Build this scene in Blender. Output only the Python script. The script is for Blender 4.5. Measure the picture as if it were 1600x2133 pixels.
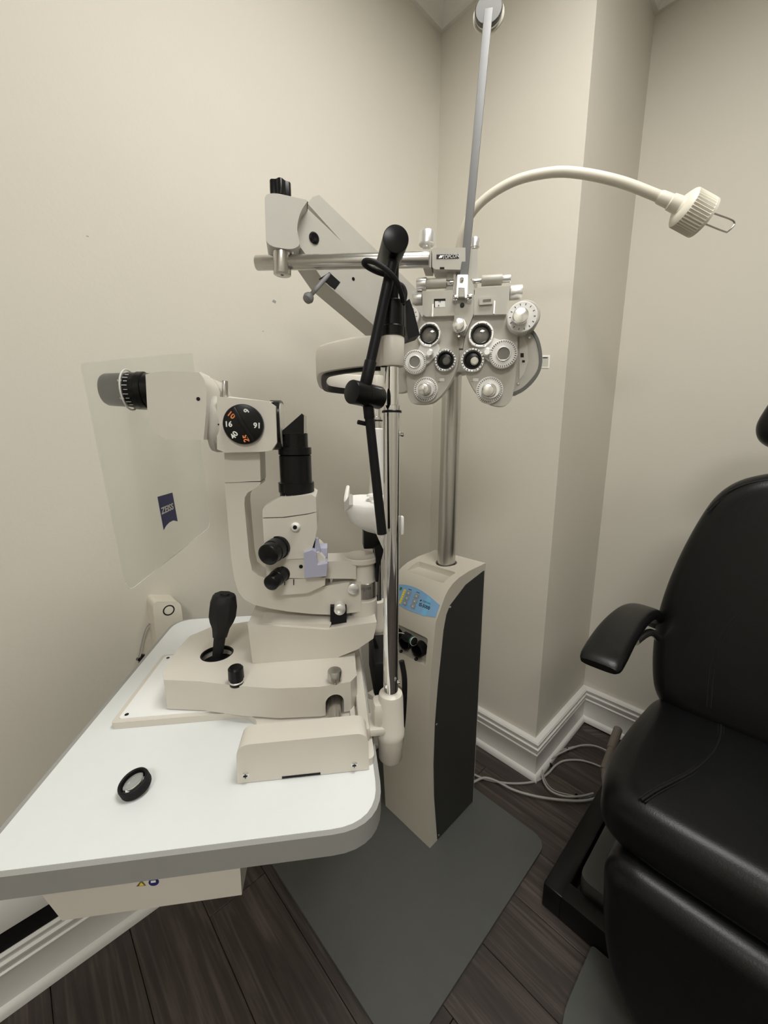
import bpy, bmesh, math, random
from mathutils import Vector, Matrix
random.seed(7)
for o in list(bpy.data.objects): bpy.data.objects.remove(o)
SC = bpy.context.scene
COL = SC.collection
PI = math.pi

# ------------------------------------------------------------------ camera, world, exposure
FPX = 828.0; CAMZ = 1.2; PITCH = math.radians(11.0)
cd = bpy.data.cameras.new('camera'); cam = bpy.data.objects.new('camera', cd); COL.objects.link(cam)
cd.sensor_fit = 'VERTICAL'; cd.sensor_height = 36.0; cd.lens = FPX / 2133.0 * 36.0
cd.clip_start = 0.02; cd.clip_end = 50
cam.location = (0, 0, CAMZ); cam.rotation_euler = (PI / 2 - PITCH, 0, 0)
SC.camera = cam
w = bpy.data.worlds.new('world'); SC.world = w; w.use_nodes = True
w.node_tree.nodes['Background'].inputs[0].default_value = (0.9, 0.95, 1.0, 1)
w.node_tree.nodes['Background'].inputs[1].default_value = 0.05
SC.view_settings.view_transform = 'Standard'; SC.view_settings.look = 'None'
SC.view_settings.gamma = 1.0; SC.view_settings.use_curve_mapping = False
SC.view_settings.exposure = 0.0
LAMP_MAIN = 16.5; LAMP_FILL = 22.0

# ------------------------------------------------------------------ pixel -> place helpers
CAM = Vector((0, 0, CAMZ))
def ray(px, py):
    x = (px - 800.0) / FPX; y = (py - 1066.5) / FPX
    c, s = math.cos(PITCH), math.sin(PITCH)
    return Vector((x, c - y * s, -s - y * c))
def hit(px, py, n, d):
    r = ray(px, py); return CAM + r * ((d - CAM.dot(n)) / r.dot(n))
Z3 = Vector((0, 0, 1))
AZ = math.radians(46.4068)
A3 = Vector((math.sin(AZ), math.cos(AZ), 0)); B3 = Vector((-math.cos(AZ), math.sin(AZ), 0))
def AB(a, b, z=0.0): return A3 * a + B3 * b + Z3 * z
TH = math.radians(7.5)
U3 = Vector((math.cos(TH), math.sin(TH), 0)); V3 = Vector((-math.sin(TH), math.cos(TH), 0))
def UV(u, v, z=0.0): return U3 * u + V3 * v + Z3 * z
def onz(px, py, z): return hit(px, py, Z3, z)
def L(px, py, v):
    p = hit(px, py, V3, v); return (p.dot(U3), p.z)
def LU(px, py, u):
    p = hit(px, py, U3, u); return (p.dot(V3), p.z)
def LW(px, py, v): return hit(px, py, V3, v)
def fr(o, x, y, z):
    m = Matrix.Identity(4)
    for i, a in enumerate((x, y, z)):
        a = a.normalized()
        for r in range(3): m[r][i] = a[r]
    for r in range(3): m[r][3] = o[r]
    return m
MUZ = fr(Vector((0, 0, 0)), U3, Z3, -V3)          # x=u, y=z, depth=-v
MUV = fr(Vector((0, 0, 0)), U3, V3, Z3)           # plan of lamp frame
MAB = fr(Vector((0, 0, 0)), A3, B3, Z3)           # plan of room frame
MAZ = fr(Vector((0, 0, 0)), A3, Z3, -B3)          # x=A, y=z, depth=-B
MBZ = fr(Vector((0, 0, 0)), -B3, Z3, -A3)         # x=-B, y=z, depth=-A

# ------------------------------------------------------------------ materials
MATS = {}
def mat(name, col, rough=0.5, metal=0.0, var=0.06, scale=30.0, bump=0.0, bscale=200.0, emit=None, estr=0.0, spec=0.5, coat=0.0, trans=0.0, ior=1.45, aniso=None):
    m = bpy.data.materials.new(name); m.use_nodes = True
    nt = m.node_tree; N = nt.nodes; lk = nt.links
    b = N['Principled BSDF']
    tc = N.new('ShaderNodeTexCoord')
    nz = N.new('ShaderNodeTexNoise'); nz.inputs['Scale'].default_value = scale; nz.inputs['Detail'].default_value = 4
    lk.new(tc.outputs['Object'], nz.inputs['Vector'])
    mx = N.new('ShaderNodeMix'); mx.data_type = 'RGBA'
    mx.inputs['A'].default_value = (*[max(0, c * (1 - var)) for c in col], 1)
    mx.inputs['B'].default_value = (*[min(1, c * (1 + var)) for c in col], 1)
    lk.new(nz.outputs['Fac'], mx.inputs['Factor']); lk.new(mx.outputs['Result'], b.inputs['Base Color'])
    b.inputs['Roughness'].default_value = rough; b.inputs['Metallic'].default_value = metal
    b.inputs['Specular IOR Level'].default_value = spec
    b.inputs['Coat Weight'].default_value = coat
    b.inputs['Transmission Weight'].default_value = trans; b.inputs['IOR'].default_value = ior
    if bump > 0:
        n2 = N.new('ShaderNodeTexNoise'); n2.inputs['Scale'].default_value = bscale; n2.inputs['Detail'].default_value = 3
        lk.new(tc.outputs['Object'], n2.inputs['Vector'])
        bp = N.new('ShaderNodeBump'); bp.inputs['Strength'].default_value = bump; bp.inputs['Distance'].default_value = 0.002
        lk.new(n2.outputs['Fac'], bp.inputs['Height']); lk.new(bp.outputs['Normal'], b.inputs['Normal'])
    if emit:
        b.inputs['Emission Color'].default_value = (*emit, 1); b.inputs['Emission Strength'].default_value = estr
    MATS[name] = m
    return m
M_WALL = mat('wall_paint', (0.70, 0.668, 0.592), 0.6, var=0.03, scale=3, bump=0.12, bscale=120, spec=0.3)
M_CEIL = mat('ceiling_paint', (0.72, 0.71, 0.67), 0.8, var=0.02, bump=0.1)
M_TRIM = mat('trim_paint', (0.78, 0.77, 0.74), 0.35, var=0.02)
M_CREAM = mat('cream_plastic', (0.66, 0.625, 0.56), 0.38, var=0.03, scale=12, bump=0.05, bscale=900)
M_CREAM2 = mat('cream_stand', (0.60, 0.565, 0.49), 0.42, var=0.03, scale=12, bump=0.05, bscale=900)
M_PHORO = mat('phoropter_enamel', (0.50, 0.48, 0.43), 0.36, var=0.03, bump=0.04, bscale=700)
M_DGREY = mat('dark_grey_metal', (0.13, 0.13, 0.125), 0.4, 0.3, var=0.05)
M_KNOB = mat('spun_aluminium', (0.84, 0.84, 0.83), 0.2, 1.0, var=0.04, scale=200)
M_GREYBEIGE = mat('grey_beige_enamel', (0.48, 0.465, 0.42), 0.36, var=0.03, bump=0.04, bscale=700)
M_WHITE = mat('white_plastic', (0.80, 0.79, 0.76), 0.3, var=0.02)
M_PLATE = mat('glossy_white_plate', (0.87, 0.88, 0.88), 0.18, var=0.01)
M_TABLE = mat('white_laminate', (0.76, 0.785, 0.79), 0.33, var=0.015, scale=60)
M_EDGE = mat('grey_edge_band', (0.32, 0.32, 0.31), 0.4, var=0.03)
M_BLACK = mat('black_metal', (0.006, 0.006, 0.0065), 0.28, var=0.2, spec=0.3)
M_BLACKM = mat('black_matte', (0.008, 0.008, 0.009), 0.5, var=0.2, bump=0.05, bscale=800, spec=0.25)
M_RUBBER = mat('black_rubber', (0.014, 0.014, 0.015), 0.6, var=0.2, bump=0.15, bscale=600, spec=0.3)
M_CHROME = mat('chrome', (0.80, 0.80, 0.80), 0.07, 1.0, var=0.02)
M_STEEL = mat('brushed_steel', (0.56, 0.55, 0.53), 0.27, 1.0, var=0.05, scale=200)
M_ALU = mat('turned_aluminium', (0.86, 0.86, 0.85), 0.32, 0.75, var=0.05, scale=150)
M_DARKPANEL = mat('dark_grey_panel', (0.030, 0.031, 0.029), 0.6, var=0.1, bump=0.1, bscale=1200)
M_MAT = mat('grey_base_mat', (0.085, 0.088, 0.083), 0.55, var=0.08, scale=20, bump=0.08, bscale=500)
M_LEATHER = mat('black_leather', (0.0045, 0.0045, 0.005), 0.34, var=0.2, bump=0.10, bscale=420, spec=0.38)
M_STITCH = mat('black_thread', (0.012, 0.012, 0.0125), 0.45, var=0.1, spec=0.3)
M_CABLE = mat('grey_cable', (0.36, 0.35, 0.33), 0.45, var=0.05)
M_LAV = mat('lavender_plastic', (0.42, 0.43, 0.55), 0.45, var=0.03)
M_BLUE = mat('blue_panel_film', (0.22, 0.42, 0.68), 0.3, var=0.05, scale=15)
M_BLUE2 = mat('light_blue_print', (0.20, 0.50, 0.78), 0.3, var=0.05)
M_YEL = mat('yellow_print', (0.85, 0.70, 0.06), 0.4, var=0.03)
M_GREYBTN = mat('grey_button', (0.30, 0.32, 0.33), 0.4, var=0.03)
M_PRINTW = mat('white_print', (0.85, 0.85, 0.83), 0.5, var=0.01)
M_PRINTK = mat('black_print', (0.01, 0.01, 0.012), 0.5, var=0.01)
M_PRINTO = mat('orange_print', (0.85, 0.27, 0.08), 0.5, var=0.01)
M_ZBLUE = mat('navy_print', (0.022, 0.026, 0.16), 0.4, var=0.05)
M_GREEN = mat('green_indicator', (0.02, 0.22, 0.13), 0.3, var=0.02)
M_LAMP = mat('lamp_ivory', (0.74, 0.70, 0.60), 0.4, var=0.02)
M_BROWNROD = mat('taupe_rubber', (0.20, 0.17, 0.145), 0.55, var=0.05)
M_GREYROD = mat('grey_painted_bar', (0.20, 0.20, 0.205), 0.55, 0.0, var=0.04)
M_GLASSD = mat('dark_coated_glass', (0.16, 0.155, 0.14), 0.06, var=0.05, spec=0.8, coat=0.5)
M_GLASSP = mat('pale_lens_glass', (0.62, 0.60, 0.53), 0.05, var=0.03, spec=0.8)
M_LENS = mat('clear_glass', (1, 1, 1), 0.0, var=0.0, trans=1.0, ior=1.5)
M_GOLD = mat('tarnish_outline', (0.16, 0.12, 0.06), 0.4, var=0.05)
M_LIGHT = mat('lamp_diffuser', (0.9, 0.9, 0.9), 0.5, var=0.0, emit=(1.0, 0.982, 0.935), estr=LAMP_MAIN)
M_LIGHT2 = mat('lamp_diffuser_rear', (0.9, 0.9, 0.9), 0.5, var=0.0, emit=(1.0, 0.982, 0.935), estr=LAMP_FILL)

def wood_mat():
    m = bpy.data.materials.new('dark_vinyl_plank'); m.use_nodes = True
    nt = m.node_tree; N = nt.nodes; lk = nt.links; b = N['Principled BSDF']
    tc = N.new('ShaderNodeTexCoord'); oi = N.new('ShaderNodeObjectInfo')
    ad = N.new('ShaderNodeVectorMath'); ad.operation = 'ADD'
    cm = N.new('ShaderNodeCombineXYZ'); mu = N.new('ShaderNodeMath'); mu.operation = 'MULTIPLY'; mu.inputs[1].default_value = 37.0
    lk.new(oi.outputs['Random'], mu.inputs[0]); lk.new(mu.outputs[0], cm.inputs[0]); lk.new(mu.outputs[0], cm.inputs[1])
    lk.new(tc.outputs['Object'], ad.inputs[0]); lk.new(cm.outputs[0], ad.inputs[1])
    mp = N.new('ShaderNodeMapping'); mp.inputs['Scale'].default_value = (3.0, 55.0, 1.0)
    lk.new(ad.outputs[0], mp.inputs['Vector'])
    n1 = N.new('ShaderNodeTexNoise'); n1.inputs['Scale'].default_value = 1.3; n1.inputs['Detail'].default_value = 7; n1.inputs['Distortion'].default_value = 1.1
    lk.new(mp.outputs[0], n1.inputs['Vector'])
    mp2 = N.new('ShaderNodeMapping'); mp2.inputs['Scale'].default_value = (1.2, 9.0, 1.0); lk.new(ad.outputs[0], mp2.inputs['Vector'])
    n2 = N.new('ShaderNodeTexNoise'); n2.inputs['Scale'].default_value = 1.0; n2.inputs['Detail'].default_value = 4; n2.inputs['Distortion'].default_value = 2.0
    lk.new(mp2.outputs[0], n2.inputs['Vector'])
    cr = N.new('ShaderNodeValToRGB'); e = cr.color_ramp.elements
    e[0].position = 0.32; e[0].color = (0.022, 0.0165, 0.015, 1); e[1].position = 0.72; e[1].color = (0.115, 0.092, 0.082, 1)
    x = cr.color_ramp.elements.new(0.52); x.color = (0.050, 0.038, 0.034, 1)
    mixv = N.new('ShaderNodeMath'); mixv.operation = 'ADD'
    h1 = N.new('ShaderNodeMath'); h1.operation = 'MULTIPLY'; h1.inputs[1].default_value = 0.6; lk.new(n1.outputs['Fac'], h1.inputs[0])
    h2 = N.new('ShaderNodeMath'); h2.operation = 'MULTIPLY'; h2.inputs[1].default_value = 0.42; lk.new(n2.outputs['Fac'], h2.inputs[0])
    lk.new(h1.outputs[0], mixv.inputs[0]); lk.new(h2.outputs[0], mixv.inputs[1])
    lk.new(mixv.outputs[0], cr.inputs['Fac'])
    hs = N.new('ShaderNodeHueSaturation'); mr = N.new('ShaderNodeMapRange'); mr.inputs['To Min'].default_value = 0.75; mr.inputs['To Max'].default_value = 1.2
    lk.new(oi.outputs['Random'], mr.inputs['Value']); lk.new(mr.outputs[0], hs.inputs['Value']); lk.new(cr.outputs['Color'], hs.inputs['Color'])
    lk.new(hs.outputs['Color'], b.inputs['Base Color'])
    b.inputs['Roughness'].default_value = 0.5
    bp = N.new('ShaderNodeBump'); bp.inputs['Strength'].default_value = 0.15; bp.inputs['Distance'].default_value = 0.001
    lk.new(n1.outputs['Fac'], bp.inputs['Height']); lk.new(bp.outputs['Normal'], b.inputs['Normal'])
    return m
M_WOOD = wood_mat()
def shield_mat():
    m = bpy.data.materials.new('frosted_clear_plastic'); m.use_nodes = True
    nt = m.node_tree; N = nt.nodes; lk = nt.links; N.remove(N['Principled BSDF'])
    out = N['Material Output']
    tr = N.new('ShaderNodeBsdfTransparent'); tr.inputs[0].default_value = (0.97, 0.98, 0.97, 1)
    df = N.new('ShaderNodeBsdfTranslucent'); df.inputs[0].default_value = (0.9, 0.9, 0.86, 1)
    d2 = N.new('ShaderNodeBsdfDiffuse'); d2.inputs[0].default_value = (0.88, 0.88, 0.84, 1)
    gl = N.new('ShaderNodeBsdfGlossy'); gl.inputs['Roughness'].default_value = 0.15
    a = N.new('ShaderNodeMixShader'); a.inputs[0].default_value = 0.5; lk.new(df.outputs[0], a.inputs[1]); lk.new(d2.outputs[0], a.inputs[2])
    tc = N.new('ShaderNodeTexCoord'); nz = N.new('ShaderNodeTexNoise'); nz.inputs['Scale'].default_value = 6
    lk.new(tc.outputs['Object'], nz.inputs['Vector'])
    mr = N.new('ShaderNodeMapRange'); mr.inputs['To Min'].default_value = 0.13; mr.inputs['To Max'].default_value = 0.17; lk.new(nz.outputs['Fac'], mr.inputs['Value'])
    b = N.new('ShaderNodeMixShader'); lk.new(mr.outputs[0], b.inputs[0]); lk.new(tr.outputs[0], b.inputs[1]); lk.new(a.outputs[0], b.inputs[2])
    c = N.new('ShaderNodeMixShader'); c.inputs[0].default_value = 0.02; lk.new(b.outputs[0], c.inputs[1]); lk.new(gl.outputs[0], c.inputs[2])
    lk.new(c.outputs[0], out.inputs['Surface'])
    return m
M_SHIELD = shield_mat()

# ------------------------------------------------------------------ mesh helpers (each returns a bmesh in world coordinates)
def bev(bm, r, seg=3, ang=0.5):
    if r <= 0: return
    ed = [e for e in bm.edges if len(e.link_faces) == 2 and e.calc_face_angle(0) > ang]
    if ed: bmesh.ops.bevel(bm, geom=ed, offset=r, segments=seg, affect='EDGES', profile=0.5, clamp_overlap=True)
def box(M, x0, x1, y0, y1, z0, z1, b=0.0, seg=2):
    bm = bmesh.new(); bmesh.ops.create_cube(bm, size=1.0)
    for v in bm.verts: v.co = Vector(((x0 + x1) / 2 + v.co.x * (x1 - x0), (y0 + y1) / 2 + v.co.y * (y1 - y0), (z0 + z1) / 2 + v.co.z * (z1 - z0)))
    bev(bm, b, seg); bm.transform(M); return bm
def rpoly(pts, r, seg=5):
    n = len(pts); out = []
    rr = r if isinstance(r, (list, tuple)) else [r] * n
    for i in range(n):
        p = Vector(pts[i]); a = Vector(pts[i - 1]) - p; c = Vector(pts[(i + 1) % n]) - p
        k = min(rr[i], a.length * 0.49, c.length * 0.49)
        if k <= 1e-6: out.append(tuple(p)); continue
        p0 = p + a.normalized() * k; p1 = p + c.normalized() * k
        for s in range(seg + 1):
            t = s / seg; q = p0 * (1 - t) ** 2 + p * 2 * t * (1 - t) + p1 * t * t; out.append((q.x, q.y))
    return out
def prism(M, pts, z0, z1, b=0.0, seg=3, ang=0.9):
    bm = bmesh.new()
    area = sum(pts[i - 1][0] * pts[i][1] - pts[i][0] * pts[i - 1][1] for i in range(len(pts)))
    if area < 0: pts = pts[::-1]
    lo = [bm.verts.new((x, y, z0)) for x, y in pts]; hi = [bm.verts.new((x, y, z1)) for x, y in pts]
    n = len(pts)
    bm.faces.new(lo[::-1]); bm.faces.new(hi)
    for i in range(n): bm.faces.new((lo[i], lo[(i + 1) % n], hi[(i + 1) % n], hi[i]))
    bev(bm, b, seg, ang); bm.normal_update(); bm.transform(M); return bm
def lathe(p0, ax, prof, n=32, ref=None):
    """prof: list of (t along axis, radius); closed with caps"""
    ax = ax.normalized(); x = ax.orthogonal().normalized() if ref is None else (ref - ax * ref.dot(ax)).normalized(); y = ax.cross(x)
    bm = bmesh.new(); rings = []
    for t, r in prof:
        if r < 1e-6: rings.append([bm.verts.new(p0 + ax * t)]); continue
        rings.append([bm.verts.new(p0 + ax * t + (x * math.cos(2 * PI * i / n) + y * math.sin(2 * PI * i / n)) * r) for i in range(n)])
    for a, c in zip(rings, rings[1:]):
        for i in range(n):
            j = (i + 1) % n
            if len(a) == 1 and len(c) == 1: continue
            if len(a) == 1: bm.faces.new((a[0], c[j], c[i]))
            elif len(c) == 1: bm.faces.new((a[i], a[j], c[0]))
            else: bm.faces.new((a[i], a[j], c[j], c[i]))
    if len(rings[0]) > 1: bm.faces.new(rings[0][::-1])
    if len(rings[-1]) > 1: bm.faces.new(rings[-1])
    bmesh.ops.recalc_face_normals(bm, faces=bm.faces); return bm
def cyl(p0, p1, r, r2=None, n=28, b=0.0):
    r2 = r if r2 is None else r2; d = p1 - p0; l = d.length
    b = min(b, l * 0.45, r * 0.9, r2 * 0.9)
    pr = [(0, r), (l, r2)] if b <= 0 else [(0, r - b), (b * 0.3, r - b * 0.3), (b, r), (l - b, r2), (l - b * 0.3, r2 - b * 0.3), (l, r2 - b)]
    return lathe(p0, d, pr, n)
def ring(c, ax, ro, ri, h, n=36, b=0.0008):
    ax = ax.normalized(); x = ax.orthogonal().normalized(); y = ax.cross(x); bm = bmesh.new(); rs = []
    for r, t in ((ri, 0), (ro, 0), (ro, h - b), (ro - b, h), (ri + b, h), (ri, h - b)):
        rs.append([bm.verts.new(c + ax * t + (x * math.cos(2 * PI * i / n) + y * math.sin(2 * PI * i / n)) * r) for i in range(n)])
    for k in range(6):
        a, d = rs[k], rs[(k + 1) % 6]
        for i in range(n): bm.faces.new((a[i], a[(i + 1) % n], d[(i + 1) % n], d[i]))
    bmesh.ops.recalc_face_normals(bm, faces=bm.faces); return bm
def cmr(pts, sub=6, closed=False):
    P = [Vector(p) for p in pts]; out = []; n = len(P)
    rng = n if closed else n - 1
    for i in range(rng):
        if closed: a, b_, c, d = P[i - 1], P[i], P[(i + 1) % n], P[(i + 2) % n]
        else: a, b_, c, d = P[max(i - 1, 0)], P[i], P[i + 1], P[min(i + 2, n - 1)]
        for s in range(sub):
            t = s / sub
            out.append(0.5 * ((2 * b_) + (c - a) * t + (2 * a - 5 * b_ + 4 * c - d) * t * t + (3 * b_ - a - 3 * c + d) * t ** 3))
    if not closed: out.append(P[-1])
    return out
def tube(pts, r, n=10, sub=6, closed=False, smooth=True):
    P = cmr(pts, sub, closed) if smooth else [Vector(p) for p in pts]
    m = len(P); bm = bmesh.new(); rings = []; up = None
    for i, p in enumerate(P):
        a = P[i - 1] if (i > 0 or closed) else P[i]; c = P[(i + 1) % m] if (i < m - 1 or closed) else P[i]
        t = (c - a).normalized()
        if up is None: up = t.orthogonal().normalized()
        up = (up - t * up.dot(t)).normalized(); sd = t.cross(up)
        rr = r[0] + (r[1] - r[0]) * i / max(1, m - 1) if isinstance(r, (tuple, list)) else r
        rings.append([bm.verts.new(p + (up * math.cos(2 * PI * k / n) + sd * math.sin(2 * PI * k / n)) * rr) for k in range(n)])
    for i in range(m if closed else m - 1):
        a, c = rings[i], rings[(i + 1) % m]
        for k in range(n): bm.faces.new((a[k], a[(k + 1) % n], c[(k + 1) % n], c[k]))
    if not closed: bm.faces.new(rings[0][::-1]); bm.faces.new(rings[-1])
    bmesh.ops.recalc_face_normals(bm, faces=bm.faces); return bm
def sweep(pts, prof, up=Z3):
    """sweep a closed 2D profile (side, up) along a path of points, mitred"""
    P = [Vector(p) for p in pts]; m = len(P); bm = bmesh.new(); rs = []
    for i in range(m):
        d0 = (P[i] - P[i - 1]).normalized() if i > 0 else (P[1] - P[0]).normalized()
        d1 = (P[i + 1] - P[i]).normalized() if i < m - 1 else d0
        s0 = d0.cross(up).normalized(); s1 = d1.cross(up).normalized()
        s = (s0 + s1); s = s / max(0.2, s.dot(s0))
        rs.append([bm.verts.new(P[i] + s * x + up * y) for x, y in prof])
    n = len(prof)
    for a, c in zip(rs, rs[1:]):
        for k in range(n): bm.faces.new((a[k], a[(k + 1) % n], c[(k + 1) % n], c[k]))
    bm.faces.new(rs[0][::-1]); bm.faces.new(rs[-1])
    bmesh.ops.recalc_face_normals(bm, faces=bm.faces); return bm
def loft(rings):
    bm = bmesh.new(); rs = [[bm.verts.new(p) for p in r] for r in rings]; n = len(rings[0])
    for a, c in zip(rs, rs[1:]):
        for k in range(n): bm.faces.new((a[k], a[(k + 1) % n], c[(k + 1) % n], c[k]))
    bm.faces.new(rs[0][::-1]); bm.faces.new(rs[-1])
    bmesh.ops.recalc_face_normals(bm, faces=bm.faces); return bm

ROOT = {}
def finish(me, ang=38):
    for p in me.polygons: p.use_smooth = True
    me.set_sharp_from_angle(angle=math.radians(ang))
def to_mesh(name, bms, loc):
    me = bpy.data.meshes.new(name); tot = bmesh.new()
    for b in bms:
        t = bpy.data.meshes.new('t'); b.to_mesh(t); tot.from_mesh(t); bpy.data.meshes.remove(t); b.free()
    tot.transform(Matrix.Translation(-loc)); tot.to_mesh(me); tot.free(); finish(me); return me
def thing(name, label, cat, loc, group=None):
    o = bpy.data.objects.new(name, None); COL.objects.link(o); o.location = loc; o.empty_display_size = 0.05
    o['label'] = label; o['category'] = cat
    if group: o['group'] = group
    ROOT[o.name] = Vector(loc); return o
def part(name, m, parent, *bms, label=None):
    loc = ROOT[parent.name]; me = to_mesh(name, bms, loc); me.materials.append(m)
    o = bpy.data.objects.new(name, me); COL.objects.link(o); o.parent = parent; ROOT[o.name] = loc
    if label: o['label'] = label
    return o
def solo(name, label, cat, m, loc, *bms, group=None):
    me = to_mesh(name, bms, Vector(loc)); me.materials.append(m)
    o = bpy.data.objects.new(name, me); COL.objects.link(o); o.location = loc
    o['label'] = label; o['category'] = cat
    if group: o['group'] = group
    ROOT[o.name] = Vector(loc); return o
def struct(name, m, *bms, label=None):
    me = to_mesh(name, bms, Vector((0, 0, 0))); me.materials.append(m)
    o = bpy.data.objects.new(name, me); COL.objects.link(o); o['kind'] = 'structure'
    if label: o['label'] = label
    ROOT[o.name] = Vector((0, 0, 0)); return o
def cut(o, *cutters):
    """boolean the cutters out of an object and keep the result as its mesh"""
    loc = ROOT[o.name]
    for c in cutters:
        cm = bpy.data.meshes.new('c'); c.transform(Matrix.Translation(-loc)); bmesh.ops.recalc_face_normals(c, faces=c.faces); c.to_mesh(cm); c.free()
        co = bpy.data.objects.new('c', cm); COL.objects.link(co); co.parent = o.parent
        md = o.modifiers.new('b', 'BOOLEAN'); md.operation = 'DIFFERENCE'; md.object = co; md.solver = 'EXACT'
        dg = bpy.context.evaluated_depsgraph_get()
        me = bpy.data.meshes.new_from_object(o.evaluated_get(dg)); o.modifiers.clear(); o.data = me
        bpy.data.objects.remove(co); bpy.data.meshes.remove(cm)
    finish(o.data)
def text(name, s, M, size, m, parent, ext=0.0002, align='CENTER', bold=0.0, label=None, sx=1.0):
    cu = bpy.data.curves.new('t', 'FONT'); cu.body = s; cu.size = size; cu.extrude = ext; cu.align_x = align; cu.align_y = 'CENTER'; cu.offset = bold
    cu.resolution_u = 3
    t = bpy.data.objects.new('t', cu); COL.objects.link(t)
    dg = bpy.context.evaluated_depsgraph_get(); me = bpy.data.meshes.new_from_object(t.evaluated_get(dg))
    bpy.data.objects.remove(t); bpy.data.curves.remove(cu)
    me.transform(Matrix.Translation(-ROOT[parent.name]) @ M @ Matrix.Diagonal((sx, 1, 1, 1))); me.materials.clear(); me.materials.append(m); me.name = name
    o = bpy.data.objects.new(name, me); COL.objects.link(o); o.parent = parent; ROOT[o.name] = ROOT[parent.name]
    if label: o['label'] = label
    return o

# ------------------------------------------------------------------ room shell
CEIL = 2.535; WL = 1.017; WB = 1.229; PE = 0.517; WR = 1.670; NEAR = -1.75; FAR = -1.95; T = 0.10
def slab(a0, a1, b0, b1, z0, z1): return box(MAB, a0, a1, b0, b1, z0, z1)
floor = struct('floor', M_WOOD, slab(NEAR, WR, FAR, WL, -0.06, -0.0085))
struct('ceiling', M_CEIL, slab(NEAR, WR, FAR, WL, CEIL, CEIL + 0.08))
struct('wall_left', M_WALL, slab(NEAR - T, WB, WL, WL + T, -0.06, CEIL + 0.08))
struct('wall_back', M_WALL, slab(WB, WR + T, PE, WL + T, -0.06, CEIL + 0.08), label='painted wall stepping out as a square pier beside the corner')
struct('wall_right', M_WALL, slab(WR, WR + T, FAR - T, PE, -0.06, CEIL + 0.08))
struct('wall_near', M_WALL, slab(NEAR - T, NEAR, FAR - T, WL, -0.06, CEIL + 0.08))
struct('wall_far', M_WALL, slab(NEAR, WR, FAR - T, FAR, -0.06, CEIL + 0.08))
# planks
PW, PLN = 0.152, 1.22
def plank_mesh(x0, x1, y0, y1):
    bm = box(Matrix.Identity(4), x0, x1, y0, y1, -0.0085, 0, 0.0009, 1); me = bpy.data.meshes.new('plank'); bm.to_mesh(me); bm.free(); finish(me); me.materials.append(M_WOOD); return me
rotB = math.atan2(B3.y, B3.x)
full = plank_mesh(0, PLN - 0.0012, -(PW - 0.0012) / 2, (PW - 0.0012) / 2)
a = NEAR + PW / 2; k = 0
while a + PW / 2 <= WR + 0.001:
    b = FAR - ((k * 0.437) % 1.0) * PLN
    while b < WL - 0.01:
        b0 = max(b, FAR); b1 = min(b + PLN, WL)
        if b1 - b0 > 0.02:
            me = full if (b1 - b0) > PLN - 0.001 else plank_mesh(0, b1 - b0 - 0.0012, -(PW - 0.0012) / 2, (PW - 0.0012) / 2)
            cx = a; hide = a + PW / 2 > WB and b1 > PE
            if not (a - PW / 2 > WB and b0 > PE):
                if hide and a - PW / 2 > WB - 0.02: b1 = PE; me = plank_mesh(0, b1 - b0 - 0.001, -(PW - 0.0012) / 2, (PW - 0.0012) / 2)
                o = bpy.data.objects.new('plank', me); COL.objects.link(o); o.parent = floor
                o.location = AB(cx, b0, 0); o.rotation_euler = (0, 0, rotB)
        b += PLN
    a += PW; k += 1
# baseboards and crown: one mitred sweep per wall
BBP = [(0, 0.0005), (0.026, 0.0005), (0.026, 0.012), (0.022, 0.02), (0.016, 0.024), (0.015, 0.03), (0.015, 0.092), (0.018, 0.096), (0.0185, 0.101), (0.015, 0.104), (0.017, 0.112), (0.021, 0.118), (0.022, 0.126),
       (0.016, 0.129), (0.0165, 0.134), (0.020, 0.138), (0.021, 0.145), (0.017, 0.151), (0, 0.152)]
CRP = [(0, 0), (0.012, 0), (0.014, 0.006), (0.02, 0.012), (0.034, 0.03), (0.038, 0.036), (0.04, 0.042), (0, 0.042)]
loop = [(NEAR, WL), (WB, WL), (WB, PE), (WR, PE), (WR, FAR), (NEAR, FAR)]
names = ['left', 'back', 'pier', 'right', 'far', 'near']
def wall_sweep(prefix, prof, zoff, m, nm):
    n = len(loop)
    for i in range(n):
        p, q = Vector(loop[i]), Vector(loop[(i + 1) % n]); pr, nx = Vector(loop[i - 1]), Vector(loop[(i + 2) % n])
        d = (q - p).normalized(); side = Vector((d.y, -d.x))
        def miter(a0, b0, c0):
            e0 = (b0 - a0).normalized(); e1 = (c0 - b0).normalized(); s0 = Vector((e0.y, -e0.x)); s1 = Vector((e1.y, -e1.x)); s = s0 + s1; return s / s.dot(s0)
        m0 = miter(pr, p, q); m1 = miter(p, q, nx)
        r0 = []; r1 = []
        for x, z in prof:
            u0 = p + m0 * x; u1 = q + m1 * x
            r0.append(AB(u0.x, u0.y, zoff + z)); r1.append(AB(u1.x, u1.y, zoff + z))
        struct(nm(i), m, loft([r0, r1]))
wall_sweep('baseboard', BBP, 0.0, M_TRIM, lambda i: 'baseboard_' + names[i])
wall_sweep('trim', CRP, CEIL - 0.042, M_TRIM, lambda i: 'trim_%d' % (i + 1))

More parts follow.
